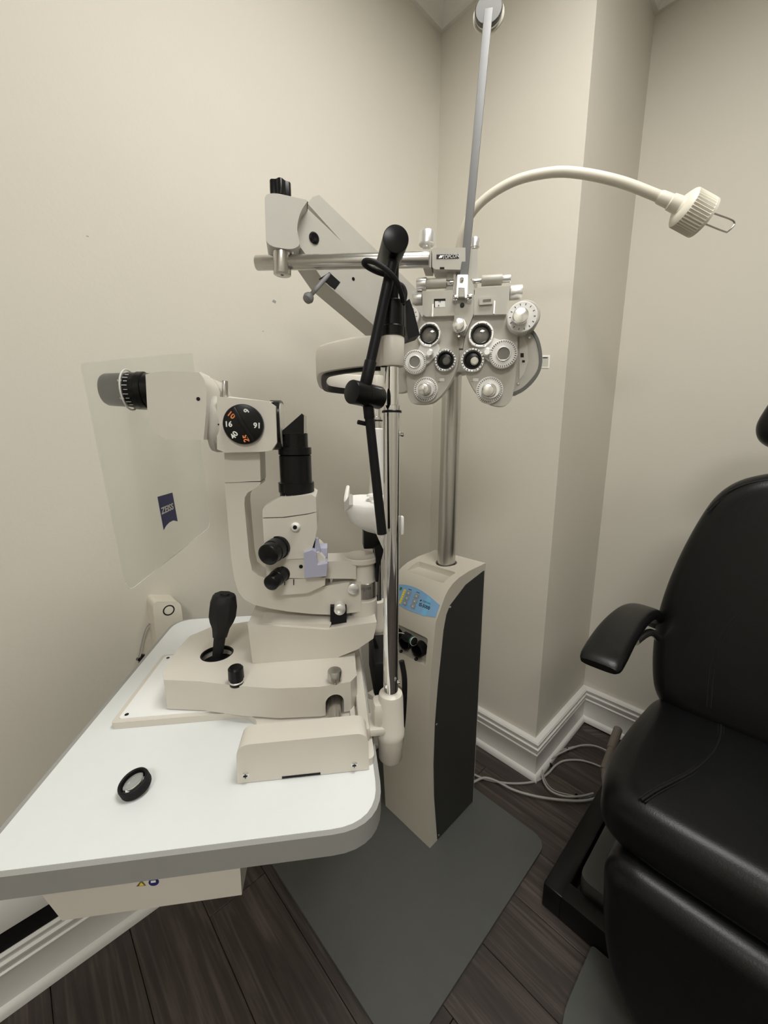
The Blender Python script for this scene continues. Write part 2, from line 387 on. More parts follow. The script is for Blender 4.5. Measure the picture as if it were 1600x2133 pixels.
# ------------------------------------------------------------------ ceiling lights (out of frame, they light the room)
def ceiling_light(a, b, la, lb, m, label):
    t = thing('ceiling_light', label, 'ceiling light', AB(a, b, CEIL), 'flat ceiling light panels')
    fr_ = [box(MAB, a - la / 2 - .03, a + la / 2 + .03, b - lb / 2 - .03, b - lb / 2, CEIL - .03, CEIL, .003), box(MAB, a - la / 2 - .03, a + la / 2 + .03, b + lb / 2, b + lb / 2 + .03, CEIL - .03, CEIL, .003),
           box(MAB, a - la / 2 - .03, a - la / 2, b - lb / 2, b + lb / 2, CEIL - .03, CEIL, .003), box(MAB, a + la / 2, a + la / 2 + .03, b - lb / 2, b + lb / 2, CEIL - .03, CEIL, .003)]
    part('light_frame', M_WHITE, t, *fr_)
    part('diffuser', m, t, box(MAB, a - la / 2, a + la / 2, b - lb / 2, b + lb / 2, CEIL - .022, CEIL - .004))
ceiling_light(0.50, 0.08, 0.60, 0.60, M_LIGHT, 'square white ceiling light panel above the grey base plate')
ceiling_light(-0.95, -0.85, 0.60, 0.60, M_LIGHT2, 'square white ceiling light panel over the open side of the room')

# ------------------------------------------------------------------ grey base plate on the floor
solo('base_plate', 'large flat grey plate with rounded corners on the dark floor under the stand', 'floor plate', M_MAT, AB(0.71, 0.64, 0),
     prism(MAB, rpoly([(0.40, 0.372), (1.025, 0.372), (1.025, 0.93), (0.40, 0.93)], 0.045, 6), 0.0005, 0.009, 0.002, 2))
MATZ = 0.009

# ------------------------------------------------------------------ instrument stand
st = thing('instrument_stand', 'cream instrument stand with dark grey side panel, blue keypad and steel column', 'instrument stand', AB(0.87, 0.69, MATZ))
S0 = (0.756, 0.722); S1 = (0.792, 0.784)
prof = [(0.757, MATZ), (0.741, 0.255), (0.737, 0.455), (0.742, 0.594), S0, S1, (0.805, 0.798), (0.825, 0.811), (0.850, 0.820), (0.90, 0.828), (0.982, 0.832), (0.978, MATZ)]
BR, BLF = 0.600, 0.788
body = part('body', M_CREAM2, st, prism(MAZ, prof, -BLF, -BR, 0.006, 3, 0.5))
slope = Vector((S1[0] - S0[0], S1[1] - S0[1])).normalized()
SV = A3 * slope.x + Z3 * slope.y; SN = A3 * (-slope.y) + Z3 * slope.x
MSL = fr(AB(S0[0], 0, S0[1]), -B3, SV, SN)         # x=-B, y up the slope, z out of it
cut(body, box(MAB, 0.70, 0.764, 0.620, 0.775, 0.596, 0.672, 0.006),
    box(MAB, 0.815, 0.872, 0.625, 0.762, 0.805, 0.86, 0.006),
    lathe(AB(0.912, 0.69, 0.815), Z3, [(0, 0.0315), (0.05, 0.0315)], 32))
sp = [hit(x, y, B3, BR) for x, y in [(910.6, 1753), (904, 1658), (903, 1592), (905.7, 1510), (912, 1428), (919, 1362.5), (923.8, 1313), (929.7, 1280.5), (937, 1261), (969.7, 1218), (1010, 1188)]]
sp = [(p.dot(A3), max(p.z, MATZ + 0.006)) for p in sp]
sp[0] = (sp[0][0], MATZ + 0.004)
sp += [(0.972, sp[-1][1]), (0.970, MATZ + 0.004)]
def panel_strip(b0, b1):
    bm = bmesh.new(); zs = sorted(set(p[1] for p in sp[:-2])); fp = sorted(sp[:-2], key=lambda p: p[1]); rows = []
    for (a_, z_) in fp[:-1]: rows.append([bm.verts.new(AB(a_, b_, z_)) for b_ in (b0, b1)] + [bm.verts.new(AB(0.974, b_, z_)) for b_ in (b1, b0)])
    a_, z_ = fp[-1]; rows.append([bm.verts.new(AB(0.968, b_, z_)) for b_ in (b0, b1)] + [bm.verts.new(AB(0.974, b_, z_)) for b_ in (b1, b0)])
    for r0_, r1_ in zip(rows, rows[1:]):
        for k_ in range(4): bm.faces.new((r0_[k_], r0_[(k_ + 1) % 4], r1_[(k_ + 1) % 4], r1_[k_]))
    bm.faces.new(rows[0][::-1]); bm.faces.new(rows[-1]); bmesh.ops.recalc_face_normals(bm, faces=bm.faces); return bm
pan = part('side_panel', M_DARKPANEL, st, panel_strip(BR + 0.001, BR - 0.0018), label='dark grey side panel')
part('side_panel', M_DARKPANEL, st, panel_strip(BLF + 0.0018, BLF - 0.001), label='dark grey side panel')
for x, y in [(938, 1265), (909.5, 1509), (914, 1739)]:
    p = hit(x, y, B3, BR - 0.0018); part('screw', M_CHROME, pan, lathe(p + B3 * 0.001, -B3, [(0, .0038), (.0015, .0036), (.003, .002), (.0034, 0)], 12))
# blue keypad
def sl(pts): return pts
X0, X1 = -0.780, -0.606
top = [(X0 + (X1 - X0) * t, 0.046 + 0.021 * math.sin(PI * (0.08 + 0.92 * t) ** 0.9)) for t in [i / 12 for i in range(13)]]
bot = [(X0 + (X1 - X0) * t, 0.012 - 0.010 * math.sin(PI * t)) for t in [i / 12 for i in range(12, -1, -1)]]
kp = part('control_panel', M_BLUE, st, prism(MSL, top + bot, -0.001, 0.0012, 0.0004, 1, 0.6), label='light blue keypad')
part('panel_stripe', M_BLUE2, kp, prism(MSL, [(-0.652, 0.004), (-0.636, 0.005), (-0.636, 0.0525), (-0.652, 0.0575)], 0.0011, 0.0015))
for cx in (-0.716, -0.686):
    for j in range(3):
        cy = 0.046 - j * 0.0145
        part('button', M_GREYBTN, kp, prism(MSL, rpoly([(cx - .008, cy - .0058), (cx + .008, cy - .0058), (cx + .008, cy + .0058), (cx - .008, cy + .0058)], .003, 3), 0.001, 0.0028, 0.0005, 1))
        part('button_mark', M_PRINTW, kp, prism(MSL, [(cx - .0022, cy - .0018), (cx + .0022, cy - .0018), (cx, cy + .0022)], 0.0027, 0.003))
    part('button_caption', M_PRINTK, kp, box(MSL, cx - .006, cx + .006, .0555, .0572, .001, .0015))
part('level_scale', M_YEL, kp, box(MSL, -0.737, -0.729, 0.010, 0.052, 0.001, 0.0016))
for j in range(6): part('scale_tick', M_PRINTK, kp, box(MSL, -0.733, -0.729, 0.0135 + j * .0065, 0.0143 + j * .0065, 0.0015, 0.0018))
part('indicator', M_GREEN, kp, prism(MSL, rpoly([(-.752, .045), (-.745, .045), (-.745, .054), (-.752, .054)], .002, 3), .001, .0022))
text('panel_lettering', 'IS-5000', MSL @ Matrix.Translation((-0.650, 0.028, 0.0016)), 0.0125, M_PRINTK, kp, sx=1.0, bold=0.0002)
text('panel_lettering', 'TOPCON', MSL @ Matrix.Translation((-0.648, 0.0395, 0.0016)), 0.0062, M_PRINTK, kp)
part('panel_logo', M_PRINTK, kp, prism(MSL, [(-.671, .037), (-.667, .037), (-.6645, .0415), (-.6685, .0415)], .0014, .0018))
# instrument wells
for i, (b, z) in enumerate([(0.742, 0.634), (0.697, 0.632), (0.650, 0.630)]):
    c = AB(0.766, b, z - .002)
    wl = part('handle_well', M_BLACK, st, ring(c, -A3, 0.0205, 0.0165, 0.026, 28), label='black round handle well')
    part('well_bottom', M_BLACKM, wl, lathe(c + A3 * 0.002, -A3, [(0, 0.0168), (0.006, 0.0168)], 24))
for x, y in [(835, 1357), (866.5, 1373)]:
    p = hit(x, y, A3, 0.7415); part('screw', M_BLACK, st, lathe(p + A3 * 0.004, -A3, [(0, .0042), (.006, .0042), (.0075, .003), (.0078, 0)], 14))
# column
CC = AB(0.912, 0.69, 0)
part('column', M_STEEL, st, lathe(CC, Z3, [(0.80, 0.0262), (1.66, 0.0262)], 40), label='brushed steel column')
part('column_collar', M_BLACK, st, ring(CC + Z3 * 0.8165, Z3, 0.0312, 0.0264, 0.0035))
part('column_carriage', M_GREYBEIGE, st, lathe(CC, Z3, [(1.36, .042), (1.365, .045), (1.50, .045), (1.505, .042)], 32))
# table hinge bracket on the front of the stand
br = part('hinge_bracket', M_CREAM, st, prism(MBZ, rpoly([(-0.765, .345), (-0.694, .345), (-0.694, .49), (-0.765, .49)], .02, 4), -0.742, -0.655, 0.004, 2))
part('bracket_edge', M_GOLD, br, prism(MBZ, rpoly([(-0.767, .342), (-0.691, .342), (-0.691, .493), (-0.767, .493)], .022, 4), -0.7425, -0.734, 0.001, 1))
part('table_arm', M_CREAM, st, box(fr(AB(0.66, 0.73, 0.45), (UV(-0.10, 0.66) - AB(0.66, 0.73)), Z3.cross(UV(-0.10, 0.66) - AB(0.66, 0.73)), Z3), 0, (UV(-0.10, 0.66) - AB(0.66, 0.73)).length, -0.03, 0.03, -0.03, 0.03, 0.008),
     lathe(UV(-0.10, 0.66, 0.42), Z3, [(0, .035), (.27, .035)], 28))

def pd(x, y, d): r = ray(x, y); return CAM + r * (d / r.y)
# ---- swing arm that carries the refractor: a beam from the column up to the left
W1 = ray(640, 478); W1 = CAM + W1 * (0.86 / W1.y); W2 = ray(940, 745); W2 = CAM + W2 * (1.10 / W2.y)
ah = Vector((W2.x - W1.x, W2.y - W1.y, 0)).normalized(); an = ah.cross(Z3)     # an points toward the camera
if an.dot(CAM - W1) < 0: an = -an
ad_ = W1.dot(an)
MAR = fr(Vector((0, 0, 0)), ah, Z3, ah.cross(Z3))
sg = 1.0 if ah.cross(Z3).dot(an) > 0 else -1.0
def AR(px, py, off=0.0):
    p = hit(px, py, an, ad_ + off); return (p.dot(ah), p.z)
def arm_prism(pts, f, b, bv, seg=3, ang=0.6, tr=None):
    q = [AR(x, y, f if tr is None else tr) for x, y in pts]
    z0, z1 = sorted((sg * (ad_ + b), sg * (ad_ + f)))
    return prism(MAR, q, z0, z1, bv, seg, ang)
arm = part('swing_arm', M_GREYBEIGE, st, arm_prism([(634, 428), (622, 446), (615, 472), (616, 492), (626, 515), (640, 534), (676, 588), (770, 670), (925, 806), (985, 760), (960, 736), (738, 528)], 0.012, -0.045, 0.010, 4))
part('arm_cover', M_GREYBEIGE, arm, arm_prism([(641, 424), (652, 410), (665, 406), (872, 606), (985, 715), (985, 765), (738, 532)], -0.004, -0.05, 0.012, 5))
p = hit(654, 496, an, ad_ + 0.012); part('pivot_screw', M_BLACK, arm, lathe(p - an * .001, an, [(0, .0105), (.003, .0105), (.005, .008), (.005, .003), (.004, 0)], 20))
p = hit(736, 581, an, ad_ + 0.012); part('screw_hole', M_BLACK, arm, lathe(p - an * .001, an, [(0, .0035), (.0016, .0035)], 12))
part('lever_slot', M_BLACKM, arm, arm_prism([(669, 578), (686, 567), (709, 588), (698, 603), (686, 594)], 0.0126, 0.002, 0.0005, 1))
p0 = hit(690, 566, an, ad_ + 0.006); p1 = hit(643, 620, an, ad_ + 0.03)
part('lock_lever', M_GREYROD, arm, cyl(p0, p1, 0.0042), lathe(p1 - (p1 - p0).normalized() * .008, (p1 - p0), [(0, .004), (.003, .0085), (.009, .0105), (.015, .0085), (.018, .003), (.0185, 0)], 18))
# end housing
hc = pd(595, 460, 0.805); hn = Vector((-hc.x, -hc.y, 0)).normalized(); hx3 = Z3.cross(hn); hD = hc.dot(hn)
MHD = fr(Vector((0, 0, 0)), hx3, Z3, hn)
def HQ(px, py): q_ = hit(px, py, hn, hD); return (q_.dot(hx3), q_.z)
hou = part('arm_head', M_GREYBEIGE, st, prism(MHD, rpoly([HQ(x, y) for x, y in [(551, 404), (575, 402), (642, 417), (626, 440), (617, 475), (626, 512), (606, 520), (568, 514), (554, 504)]], [.012, .01, .004, .01, .02, .01, .02, .012, .01], 5), hD - .075, hD, .014, 5, 0.7))
part('head_slot', M_BLACKM, hou, prism(MHD, [HQ(x, y) for x, y in [(622, 412), (642, 416), (641, 419), (623, 415)]], hD - .05, hD - .006))
PV = 0.0
def rodp(px, py, off=0.0):
    return hit(px, py, RN, RD + off)
RP0 = ray(535, 548); RP0 = CAM + RP0 * (0.835 / RP0.y); RP1 = ray(895, 541); RP1 = CAM + RP1 * (0.775 / RP1.y)
rd = (RP1 - RP0); rh = Vector((rd.x, rd.y, 0)).normalized(); RN = rh.cross(Z3)
if RN.dot(CAM - RP0) < 0: RN = -RN
RD = RP0.dot(RN)
part('cross_rod', M_CHROME if False else M_STEEL, st, cyl(RP0, RP1, 0.0128, n=36, b=0.001), label='horizontal steel rod')
q0 = rodp(588, 505, .004); q1 = rodp(588, 573, .004)
part('hanger_pin', M_STEEL, st, cyl(q1, q0 + Z3 * 0.004, 0.0162, n=32, b=0.001)); part('pin_hole', M_BLACK, st, cyl(q1 - Z3 * .0004, q1 + Z3 * .002, 0.003, n=12))
part('clamp_screw', M_CHROME, st, cyl(rodp(606, 518, .0), rodp(622, 512, -.01), 0.006, n=16), cyl(rodp(606, 512, .0), rodp(606, 530, 0), 0.005, n=16))
k0 = rodp(585, 411, 0.0); k1 = rodp(585, 388, 0.0)
kz = (k1 - k0).normalized()
lobes = []
def lobed(c, ax, r, amp, nl, h, n=48, b=.002):
    ax = ax.normalized(); x = ax.orthogonal().normalized(); y = ax.cross(x); rs = []
    for t, s in ((0, 1), (h - b, 1), (h - b * .3, 1 - b * .3 / r), (h, 1 - b / r)):
        rs.append([c + ax * t + (x * math.cos(2 * PI * i / n) + y * math.sin(2 * PI * i / n)) * (r + amp * math.cos(nl * 2 * PI * i / n)) * s for i in range(n)])
    return loft(rs)
part('friction_knob', M_BLACK, st, lobed(k0 - kz * .004, Z3, 0.0185, 0.0022, 6, 0.026))

# ------------------------------------------------------------------ gooseneck lamp
gn = [((957, 560), 1.07), ((957, 520), 1.06), ((966, 480), 1.045), ((986, 440), 1.03), ((1024, 404), 1.01), ((1080, 374), 0.985), ((1150, 359), 0.96), ((1210, 361), 0.94), ((1290, 378), 0.92), ((1360, 404), 0.905), ((1400, 421), 0.90)]
gp = []
for (x, y), d in gn:
    r = ray(x, y); gp.append(CAM + r * (d / r.y))
gl = thing('gooseneck_lamp', 'ivory gooseneck lamp with ribbed head and wire guard on the stand column', 'lamp', gp[0])
part('mount', M_GREYBEIGE, gl, cyl(gp[0] - Z3 * 0.03, gp[0] + Z3 * 0.015, 0.014, b=.002), cyl(gp[0] - Z3 * .02, CC + Z3 * (gp[0].z - .02) + (Vector((gp[0].x, gp[0].y, 0)) - CC).normalized() * .0265, 0.008))
part('neck', M_LAMP, gl, tube(gp, 0.0098, 14, 8))
h0 = pd(1420, 430, 0.890); h1 = pd(1462, 453, 0.890); hx = (h1 - h0).normalized()
nk = gp[-1]
part('collar', M_LAMP, gl, lathe(pd(1372, 409, .902), (h0 - pd(1372, 409, .902)), [(0, .0105), (.004, .0118), (.024, .0125), (.026, .0145), (.045, .0155), (.05, .02)], 24))
def ribbed(c, ax, r, h, nr, n=120):
    x = ax.orthogonal().normalized(); y = ax.cross(x); rs = []
    def rr(i): return r if (i * nr // n * n // nr) is None else (r + (0.0012 if math.cos(nr * 2 * PI * i / n) > 0 else -0.0006))
    for t, s, rb in ((0, .62, 0), (.004, .82, 0), (.008, .98, 0), (.009, 1, 0), (.0105, 1, 1), (h - .006, 1, 1), (h - .005, 1.03, 0), (h, 1.03, 0)):
        rs.append([c + ax * t + (x * math.cos(2 * PI * i / n) + y * math.sin(2 * PI * i / n)) * ((rr(i) if rb else r) * s) for i in range(n)])
    return loft(rs)
part('lamp_head', M_LAMP, gl, ribbed(h0 - hx * .004, hx, 0.034, 0.054, 40))
hole = pd(1418, 431, .88)
part('lamp_face', M_BLACKM, gl, lathe(h0 + hx * .049, hx, [(0, .028), (.002, .028)], 28))
part('wire_guard', M_STEEL, gl, tube([pd(1474, 440, .90), pd(1500, 449, .91), pd(1524, 458, .918), pd(1530, 464, .92), pd(1528, 471, .92), pd(1517, 482, .92), pd(1511, 483, .918), pd(1485, 473, .908), pd(1458, 462, .90)], 0.0016, 8, 5))

# ------------------------------------------------------------------ table
ZT = 0.78
tb = thing('instrument_table', 'white laminate table top with grey rounded edge carrying the slit lamp', 'table', UV(-0.16, 0.636, ZT - 0.1))
u0, u1, v0, v1 = -0.368, 0.050, 0.356, 0.915
ZB = L(400, 1822, v0)[1]
TO = rpoly([(u0, v0), (u1, v0), (u1, v1), (u0, v1)], [0.03, 0.06, 0.05, 0.05], 8)
TI = rpoly([(u0 + .006, v0 + .006), (u1 - .006, v0 + .006), (u1 - .006, v1 - .006), (u0 + .006, v1 - .006)], [0.025, 0.055, 0.045, 0.045], 8)
part('edge_band', M_EDGE, tb, prism(MUV, TO, ZB, ZT - 0.0005, 0.004, 3, 0.9), label='grey edge band')
part('table_top', M_TABLE, tb, prism(MUV, TI, ZT - 0.004, ZT, 0.0004, 1, 0.9), label='white laminate top')
pa = L(125, 1914, 0.37); pb = L(505, 1868, 0.37)
ZX = min(pa[1], pb[1])
hb = part('under_box', M_CREAM, tb, prism(MUZ, [(pa[0] - .022, ZB + .001), (pa[0], ZX), (pb[0] - .001, ZX), (pb[0], ZB + .001)], -0.72, -0.372, 0.0015, 2, 0.5))
part('mount_flange', M_CREAM, tb, box(MUV, pb[0] - .002, pb[0] + 0.012, 0.46, 0.50, ZX - 0.002, ZB + .001))
MFB = fr(UV(0, 0.372), U3, Z3, -V3)
wz = L(300, 1837, .372)
part('warning_mark', M_GOLD, hb, prism(MFB, [(L(284, 1846, .372)[0], L(284, 1846, .372)[1]), (L(304, 1844, .372)[0], L(304, 1844, .372)[1]), L(295, 1833, .372)], 0, 0.0004), label='small yellow warning triangle')
wt = L(295, 1841.5, .372)
part('warning_mark', M_YEL, hb, prism(MFB, [(wt[0] - .0026, wt[1] - .0014), (wt[0] + .0026, wt[1] - .0014), (wt[0], wt[1] + .0028)], 0.0003, 0.0006))
ci = L(320.5, 1837, .372)
part('instruction_mark', M_ZBLUE, hb, prism(MFB, [(ci[0] + .0052 * math.cos(i * PI / 12), ci[1] + .0048 * math.sin(i * PI / 12)) for i in range(24)], 0, 0.0004), label='small round blue instruction mark')
part('instruction_mark', M_PRINTW, hb, box(MFB, ci[0] - .0028, ci[0] + .0022, ci[1] - .0002, ci[1] + .0024, 0.0003, 0.0006))

# ------------------------------------------------------------------ condensing lens on the table
lc = onz(286, 1646, ZT)
ln = thing('condensing_lens', 'small black ringed hand lens lying on the white table', 'lens', (lc.x, lc.y, ZT))
lax = (Z3 * 0.96 + Vector((-0.18, -0.22, 0))).normalized()
lb_ = Vector((lc.x, lc.y, ZT + 0.0047))
part('lens_ring', M_BLACKM, ln, ring(lb_, lax, 0.0165, 0.0135, 0.0125, 40, 0.001), *[ring(lb_ + lax * (0.0015 + .0024 * i), lax, 0.0169, 0.016, 0.0012, 40, .0002) for i in range(4)])
part('lens_glass', M_LENS, ln, lathe(lb_ + lax * 0.001, lax, [(0, 0.001), (.0006, .006), (.002, .0105), (.004, .0135), (.006, .0135), (.0085, .0095), (.0098, .005), (.0102, .0005)], 36))
part('lens_seat', M_BLACK, ln, ring(lb_ + lax * .003, lax, 0.0138, 0.0122, 0.004, 36, .0004))

# ------------------------------------------------------------------ slit lamp
FW = Vector((0, math.cos(PITCH), -math.sin(PITCH)))
def mpx(p): return (p - CAM).dot(FW) / FPX            # metres per pixel at a point
def lp(pts, vf, vb, b=0.004, seg=3, ang=0.5, tr=None, r=0.0):
    q = [L(x, y, vf if tr is None else tr) for x, y in pts]
    if r: q = rpoly(q, r, 4)
    return prism(MUZ, q, -vb, -vf, b, seg, ang)
VM = 0.645
sl_ = thing('slit_lamp', 'cream slit lamp microscope with black dials, joystick and chin rest on the white table', 'slit lamp', UV(-0.05, VM, ZT))
# base plate and rail covers
bp = part('base_plate', M_CREAM, sl_, prism(MUV, rpoly([(-.326, .553), (-.140, .553), (-.116, .532), (-.116, .44), (.046, .44), (.046, .85), (-.116, .85), (-.116, .757), (-.14, .737), (-.326, .737)], [.006, .012, .012, .004, .01, .01, .004, .012, .012, .006], 5), ZT + .0002, ZT + .0105, .002, 2, 0.7))
part('plate_insert', M_PLATE, bp, prism(MUV, rpoly([(-.319, .560), (-.134, .560), (-.134, .730), (-.319, .730)], .006, 3), ZT + .0095, ZT + .0118, .0004, 1, 0.9), label='glossy white plate')
for u, v in [(-.311, .568), (-.311, .722), (-.142, .567), (-.20, .5665), (-.172, .5655)]:
    part('screw', M_BLACKM, bp, lathe(UV(u, v, ZT + .0115), Z3, [(0, .0030 if abs(u) > .3 or u > -.15 else .0014), (.0008, .0028 if abs(u) > .3 or u > -.15 else .0012)], 12))
for s_, (va, vb) in enumerate(((.434, .468), (.822, .856))):
    cv = part('rail_cover', M_CREAM, sl_, prism(MUZ, rpoly([(-.124, ZT + .0008), (.038, ZT + .0008), (.037, .834), (-.122, .834)], [.001, .001, .016, .016], 6), -vb, -va, .007, 4, 0.9))
    if s_ == 0:
        for x, y in [(512, 1614), (738, 1592)]:
            p = LW(x, y, va); sc = part('screw', M_CHROME, cv, lathe(p + V3 * .001, -V3, [(0, .0042), (.0018, .0040), (.0028, .0025), (.003, 0)], 16))
            part('screw_slot', M_BLACK, cv, box(MUZ, p.dot(U3) - .0025, p.dot(U3) + .0025, p.z - .0005, p.z + .0005, -va + .0015, -va + .0032), box(MUZ, p.dot(U3) - .0005, p.dot(U3) + .0005, p.z - .0025, p.z + .0025, -va + .0015, -va + .0032))
        a0 = L(588, 1628, va)[0]; a1 = L(668, 1620, va)[0]
        part('cover_slot', M_BLACKM, cv, box(MUZ, a0, a1, ZT + .0012, ZT + .0042, -va - .002, -va + .0004))
part('guide_rail', M_CREAM, sl_, box(MUZ, .028, .043, ZT + .010, ZT + .030, -.82, -.47, .003), box(MUZ, .018, .026, ZT + .010, ZT + .016, -.82, -.47, .001))
# carriage
CT = 0.842
cpl = [(-.255, .571), (-.20, .560), (-.141, .541), (-.085, .528), (-.025, .524), (.020, .530), (.030, .545), (.032, .74), (.02, .752), (-.16, .752), (-.235, .735), (-.262, .705), (-.268, .66), (-.264, .59)]
car = part('carriage', M_CREAM, sl_, prism(MUV, cpl, ZT + .0135, CT, .0075, 4, 0.9))
jc = UV(-.197, .637, CT)
cut(car, lathe(jc - Z3 * .02, Z3, [(0, .026), (.05, .026)], 32), lathe(UV(-.004, .515, .812), V3, [(0, .0135), (.06, .0135)], 24), box(MUV, -.0175, .0095, .50, .575, .78, .812))
part('joystick_well', M_BLACKM, sl_, lathe(jc - Z3 * .02, Z3, [(0, .0262), (.004, .0262)], 32), ring(jc - Z3 * .006, Z3, .0262, .0235, .0062))
j0 = LW(455, 1350, .637); j1 = LW(470, 1224, .637); jx = (j1 - j0).normalized(); jl = (j1 - j0).length
part('joystick', M_RUBBER, sl_, lathe(j0 - jx * .012, jx, [(0, .0088), (.032, .0098), (.034, .0118), (.05, .0145), (.062, .0195), (.072, .0222), (.09, .0222), (.102, .0195), (.107, .0160), (.1075, .0075), (.110, .0072), (.1102, 0)], 8), label='black rubber joystick')
kb = part('lock_knob', M_BLACK, sl_, lathe(UV(-.146, .549, CT - .002), Z3, [(0, .0098), (.004, .0098), (.005, .0088), (.010, .0088), (.0105, .0112), (.026, .0108), (.0285, .0085), (.029, 0)], 24))
part('knob_ring', M_ALU, kb, ring(UV(-.146, .549, CT + .0025), Z3, .0101, .0088, .0022))
part('slide_knob', M_STEEL, sl_, lathe(UV(-.003, .535, CT - .001), Z3, [(0, .0085), (.004, .0085), (.0045, .0105), (.017, .0105), (.019, .0095), (.0192, 0)], 28))
part('cross_shaft', M_STEEL, sl_, cyl(UV(-.004, .46, .808), UV(-.004, .60, .808), .0088, n=24))
# turntable block above the carriage
part('turntable', M_CREAM, sl_, lp([(516, 1300), (526, 1382), (700, 1371), (744, 1353), (778, 1330), (785, 1296), (740, 1302), (681, 1312)], .598, .692, .006, 4, 0.45))
part('turntable_lid', M_CREAM, sl_, lp([(519, 1303), (530, 1298), (690, 1300), (684, 1311)], .604, .686, .004, 3, 0.45, tr=.604), label='cover plate on the turntable')
part('stage_block', M_BLACKM, sl_, lp([(688, 1264), (722, 1264), (722, 1307), (688, 1307)], .612, .67, .001, 1))
# swivel column with dish top
cc = LW(757, 1230, VM); cu_, cv_ = cc.dot(U3), VM
def czy(y): return L(757, y, VM)[1]
part('swivel_column', M_CREAM, sl_, lathe(UV(cu_, cv_, 0), Z3, [(czy(1300), .022), (czy(1296), .0235), (czy(1245), .0235), (czy(1243), .0215), (czy(1241), .0215), (czy(1205), .0215), (czy(1203), .0205), (czy(1170), .0205)], 36))
rg = part('scale_ring', M_STEEL, sl_, ring(UV(cu_, cv_, czy(1238)), Z3, .0238, .02, czy(1207) - czy(1238), 40))
tk = []
for i in range(15):
    an_ = math.radians(-150 + i * 6); d = U3 * math.cos(an_) + V3 * math.sin(an_); h = .008 if i % 5 == 0 else .005
    tk.append(box(fr(UV(cu_, cv_, czy(1213) - h) + d * .0238, d.cross(Z3), Z3, d), -.0003, .0003, 0, h, -.0004, .0003))
part('scale_marks', M_PRINTK, rg, *tk)
part('dish_cap', M_CREAM, sl_, lathe(UV(cu_ - .003, cv_, czy(1172)), Z3, [(0, .022), (.003, .026), (.005, .0288), (.012, .0292), (.0135, .0278), (.013, .026), (.0085, .012), (.008, 0)], 44), label='shallow round dish cap')
for x, y, rr, v in [(736, 1228, 11.5, .610), (708, 1271, 12, .602)]:
    p = LW(x, y, v); m = mpx(p)
    part('clamp_knob', M_ALU, sl_, lathe(p, V3, [(0, rr * m * .82), (.0012, rr * m), (.014, rr * m), (.0145, rr * m * .8), (.03, rr * m * .8)], 24))
part('guide_pin', M_CHROME, sl_, cyl(LW(690, 1226, .640), LW(690, 1203, .640), .0046, n=16))
part('illumination_arm', M_CREAM, sl_, lp([(672, 1170), (726, 1168), (742, 1174), (742, 1206), (672, 1205)], .622, .668, .002, 2))
# microscope arm: C shaped
marm = [(468, 1004), (474, 1080), (482, 1165), (488, 1205), (496, 1232), (508, 1248), (530, 1260), (565, 1268), (601, 1274), (650, 1279), (700, 1281), (752, 1274), (752, 1213), (719, 1214), (676, 1222), (620, 1224), (568, 1210), (538, 1199), (525, 1188), (519, 1160), (514, 1105), (509, 1050), (510, 1036), (516, 1026), (532, 1017), (542, 1009), (543, 1004)]
part('microscope_arm', M_CREAM, sl_, lp(marm, .622, .668, .008, 4, 0.55))
part('arm_post', M_CREAM, sl_, lp([(467, 935), (541, 935), (543, 1002), (469, 1005)], .620, .670, .006, 4, 0.5))
# microscope head
hd = part('microscope_head', M_CREAM, sl_, lp([(452, 826), (560, 836), (574, 846), (577, 922), (566, 938), (548, 941), (470, 943), (452, 936)], .603, .690, .009, 4, 0.45))
part('head_plate', M_WHITE, hd, lp([(466, 829), (475, 824.5), (568, 836), (560, 838)], .612, .680, .0006, 1, 0.5, tr=.603))
dc = LW(506, 884, .596); dm = mpx(dc)
dl = part('magnification_dial', M_BLACK, sl_, lathe(dc + V3 * .010, -V3, [(0, 41 * dm), (.007, 41.5 * dm), (.0092, 40 * dm), (.0098, 38 * dm), (.0098, 0)], 48), label='black magnification dial with white and orange numbers')
MDL = fr(dc, U3, Z3, -V3)
part('dial_grip', M_BLACK, dl, box(MDL @ Matrix.Rotation(math.radians(-63), 4, 'Z'), -.0255, .0255, -.0032, .0032, 0, .0016, .0008), label='black raised grip bar')
for s, ang, m in [('16', 180, M_PRINTW), ('10', 140, M_PRINTO), ('6', 73, M_PRINTW), ('16', -3, M_PRINTW), ('25', -80, M_PRINTO), ('40', -130, M_PRINTW)]:
    a_ = math.radians(ang)
    text('dial_number', s, MDL @ Matrix.Translation((.0196 * math.cos(a_), .0196 * math.sin(a_), .0004)) @ Matrix.Rotation(a_ - PI, 4, 'Z'), .0105, m, dl, bold=.0003)
part('index_mark', M_BLACK, hd, lathe(LW(455, 884, .6028), -V3, [(0, .0012), (.0006, .001)], 10))
# objective ring: faces the patient
ob = LW(572, 884, .645)
part('objective_ring', M_BLACK, sl_, prism(fr(UV(ob.dot(U3), 0, 0), -V3, Z3, U3), rpoly([(-.683, 1.177), (-.609, 1.177), (-.609, 1.251), (-.683, 1.251)], .026, 8), -.002, .012, .003, 3, 0.9))
part('objective_glass', M_GLASSP, sl_, prism(fr(UV(ob.dot(U3), 0, 0), -V3, Z3, U3), rpoly([(-.679, 1.181), (-.613, 1.181), (-.613, 1.247), (-.679, 1.247)], .024, 8), .010, .0128, .001, 1, 0.9))
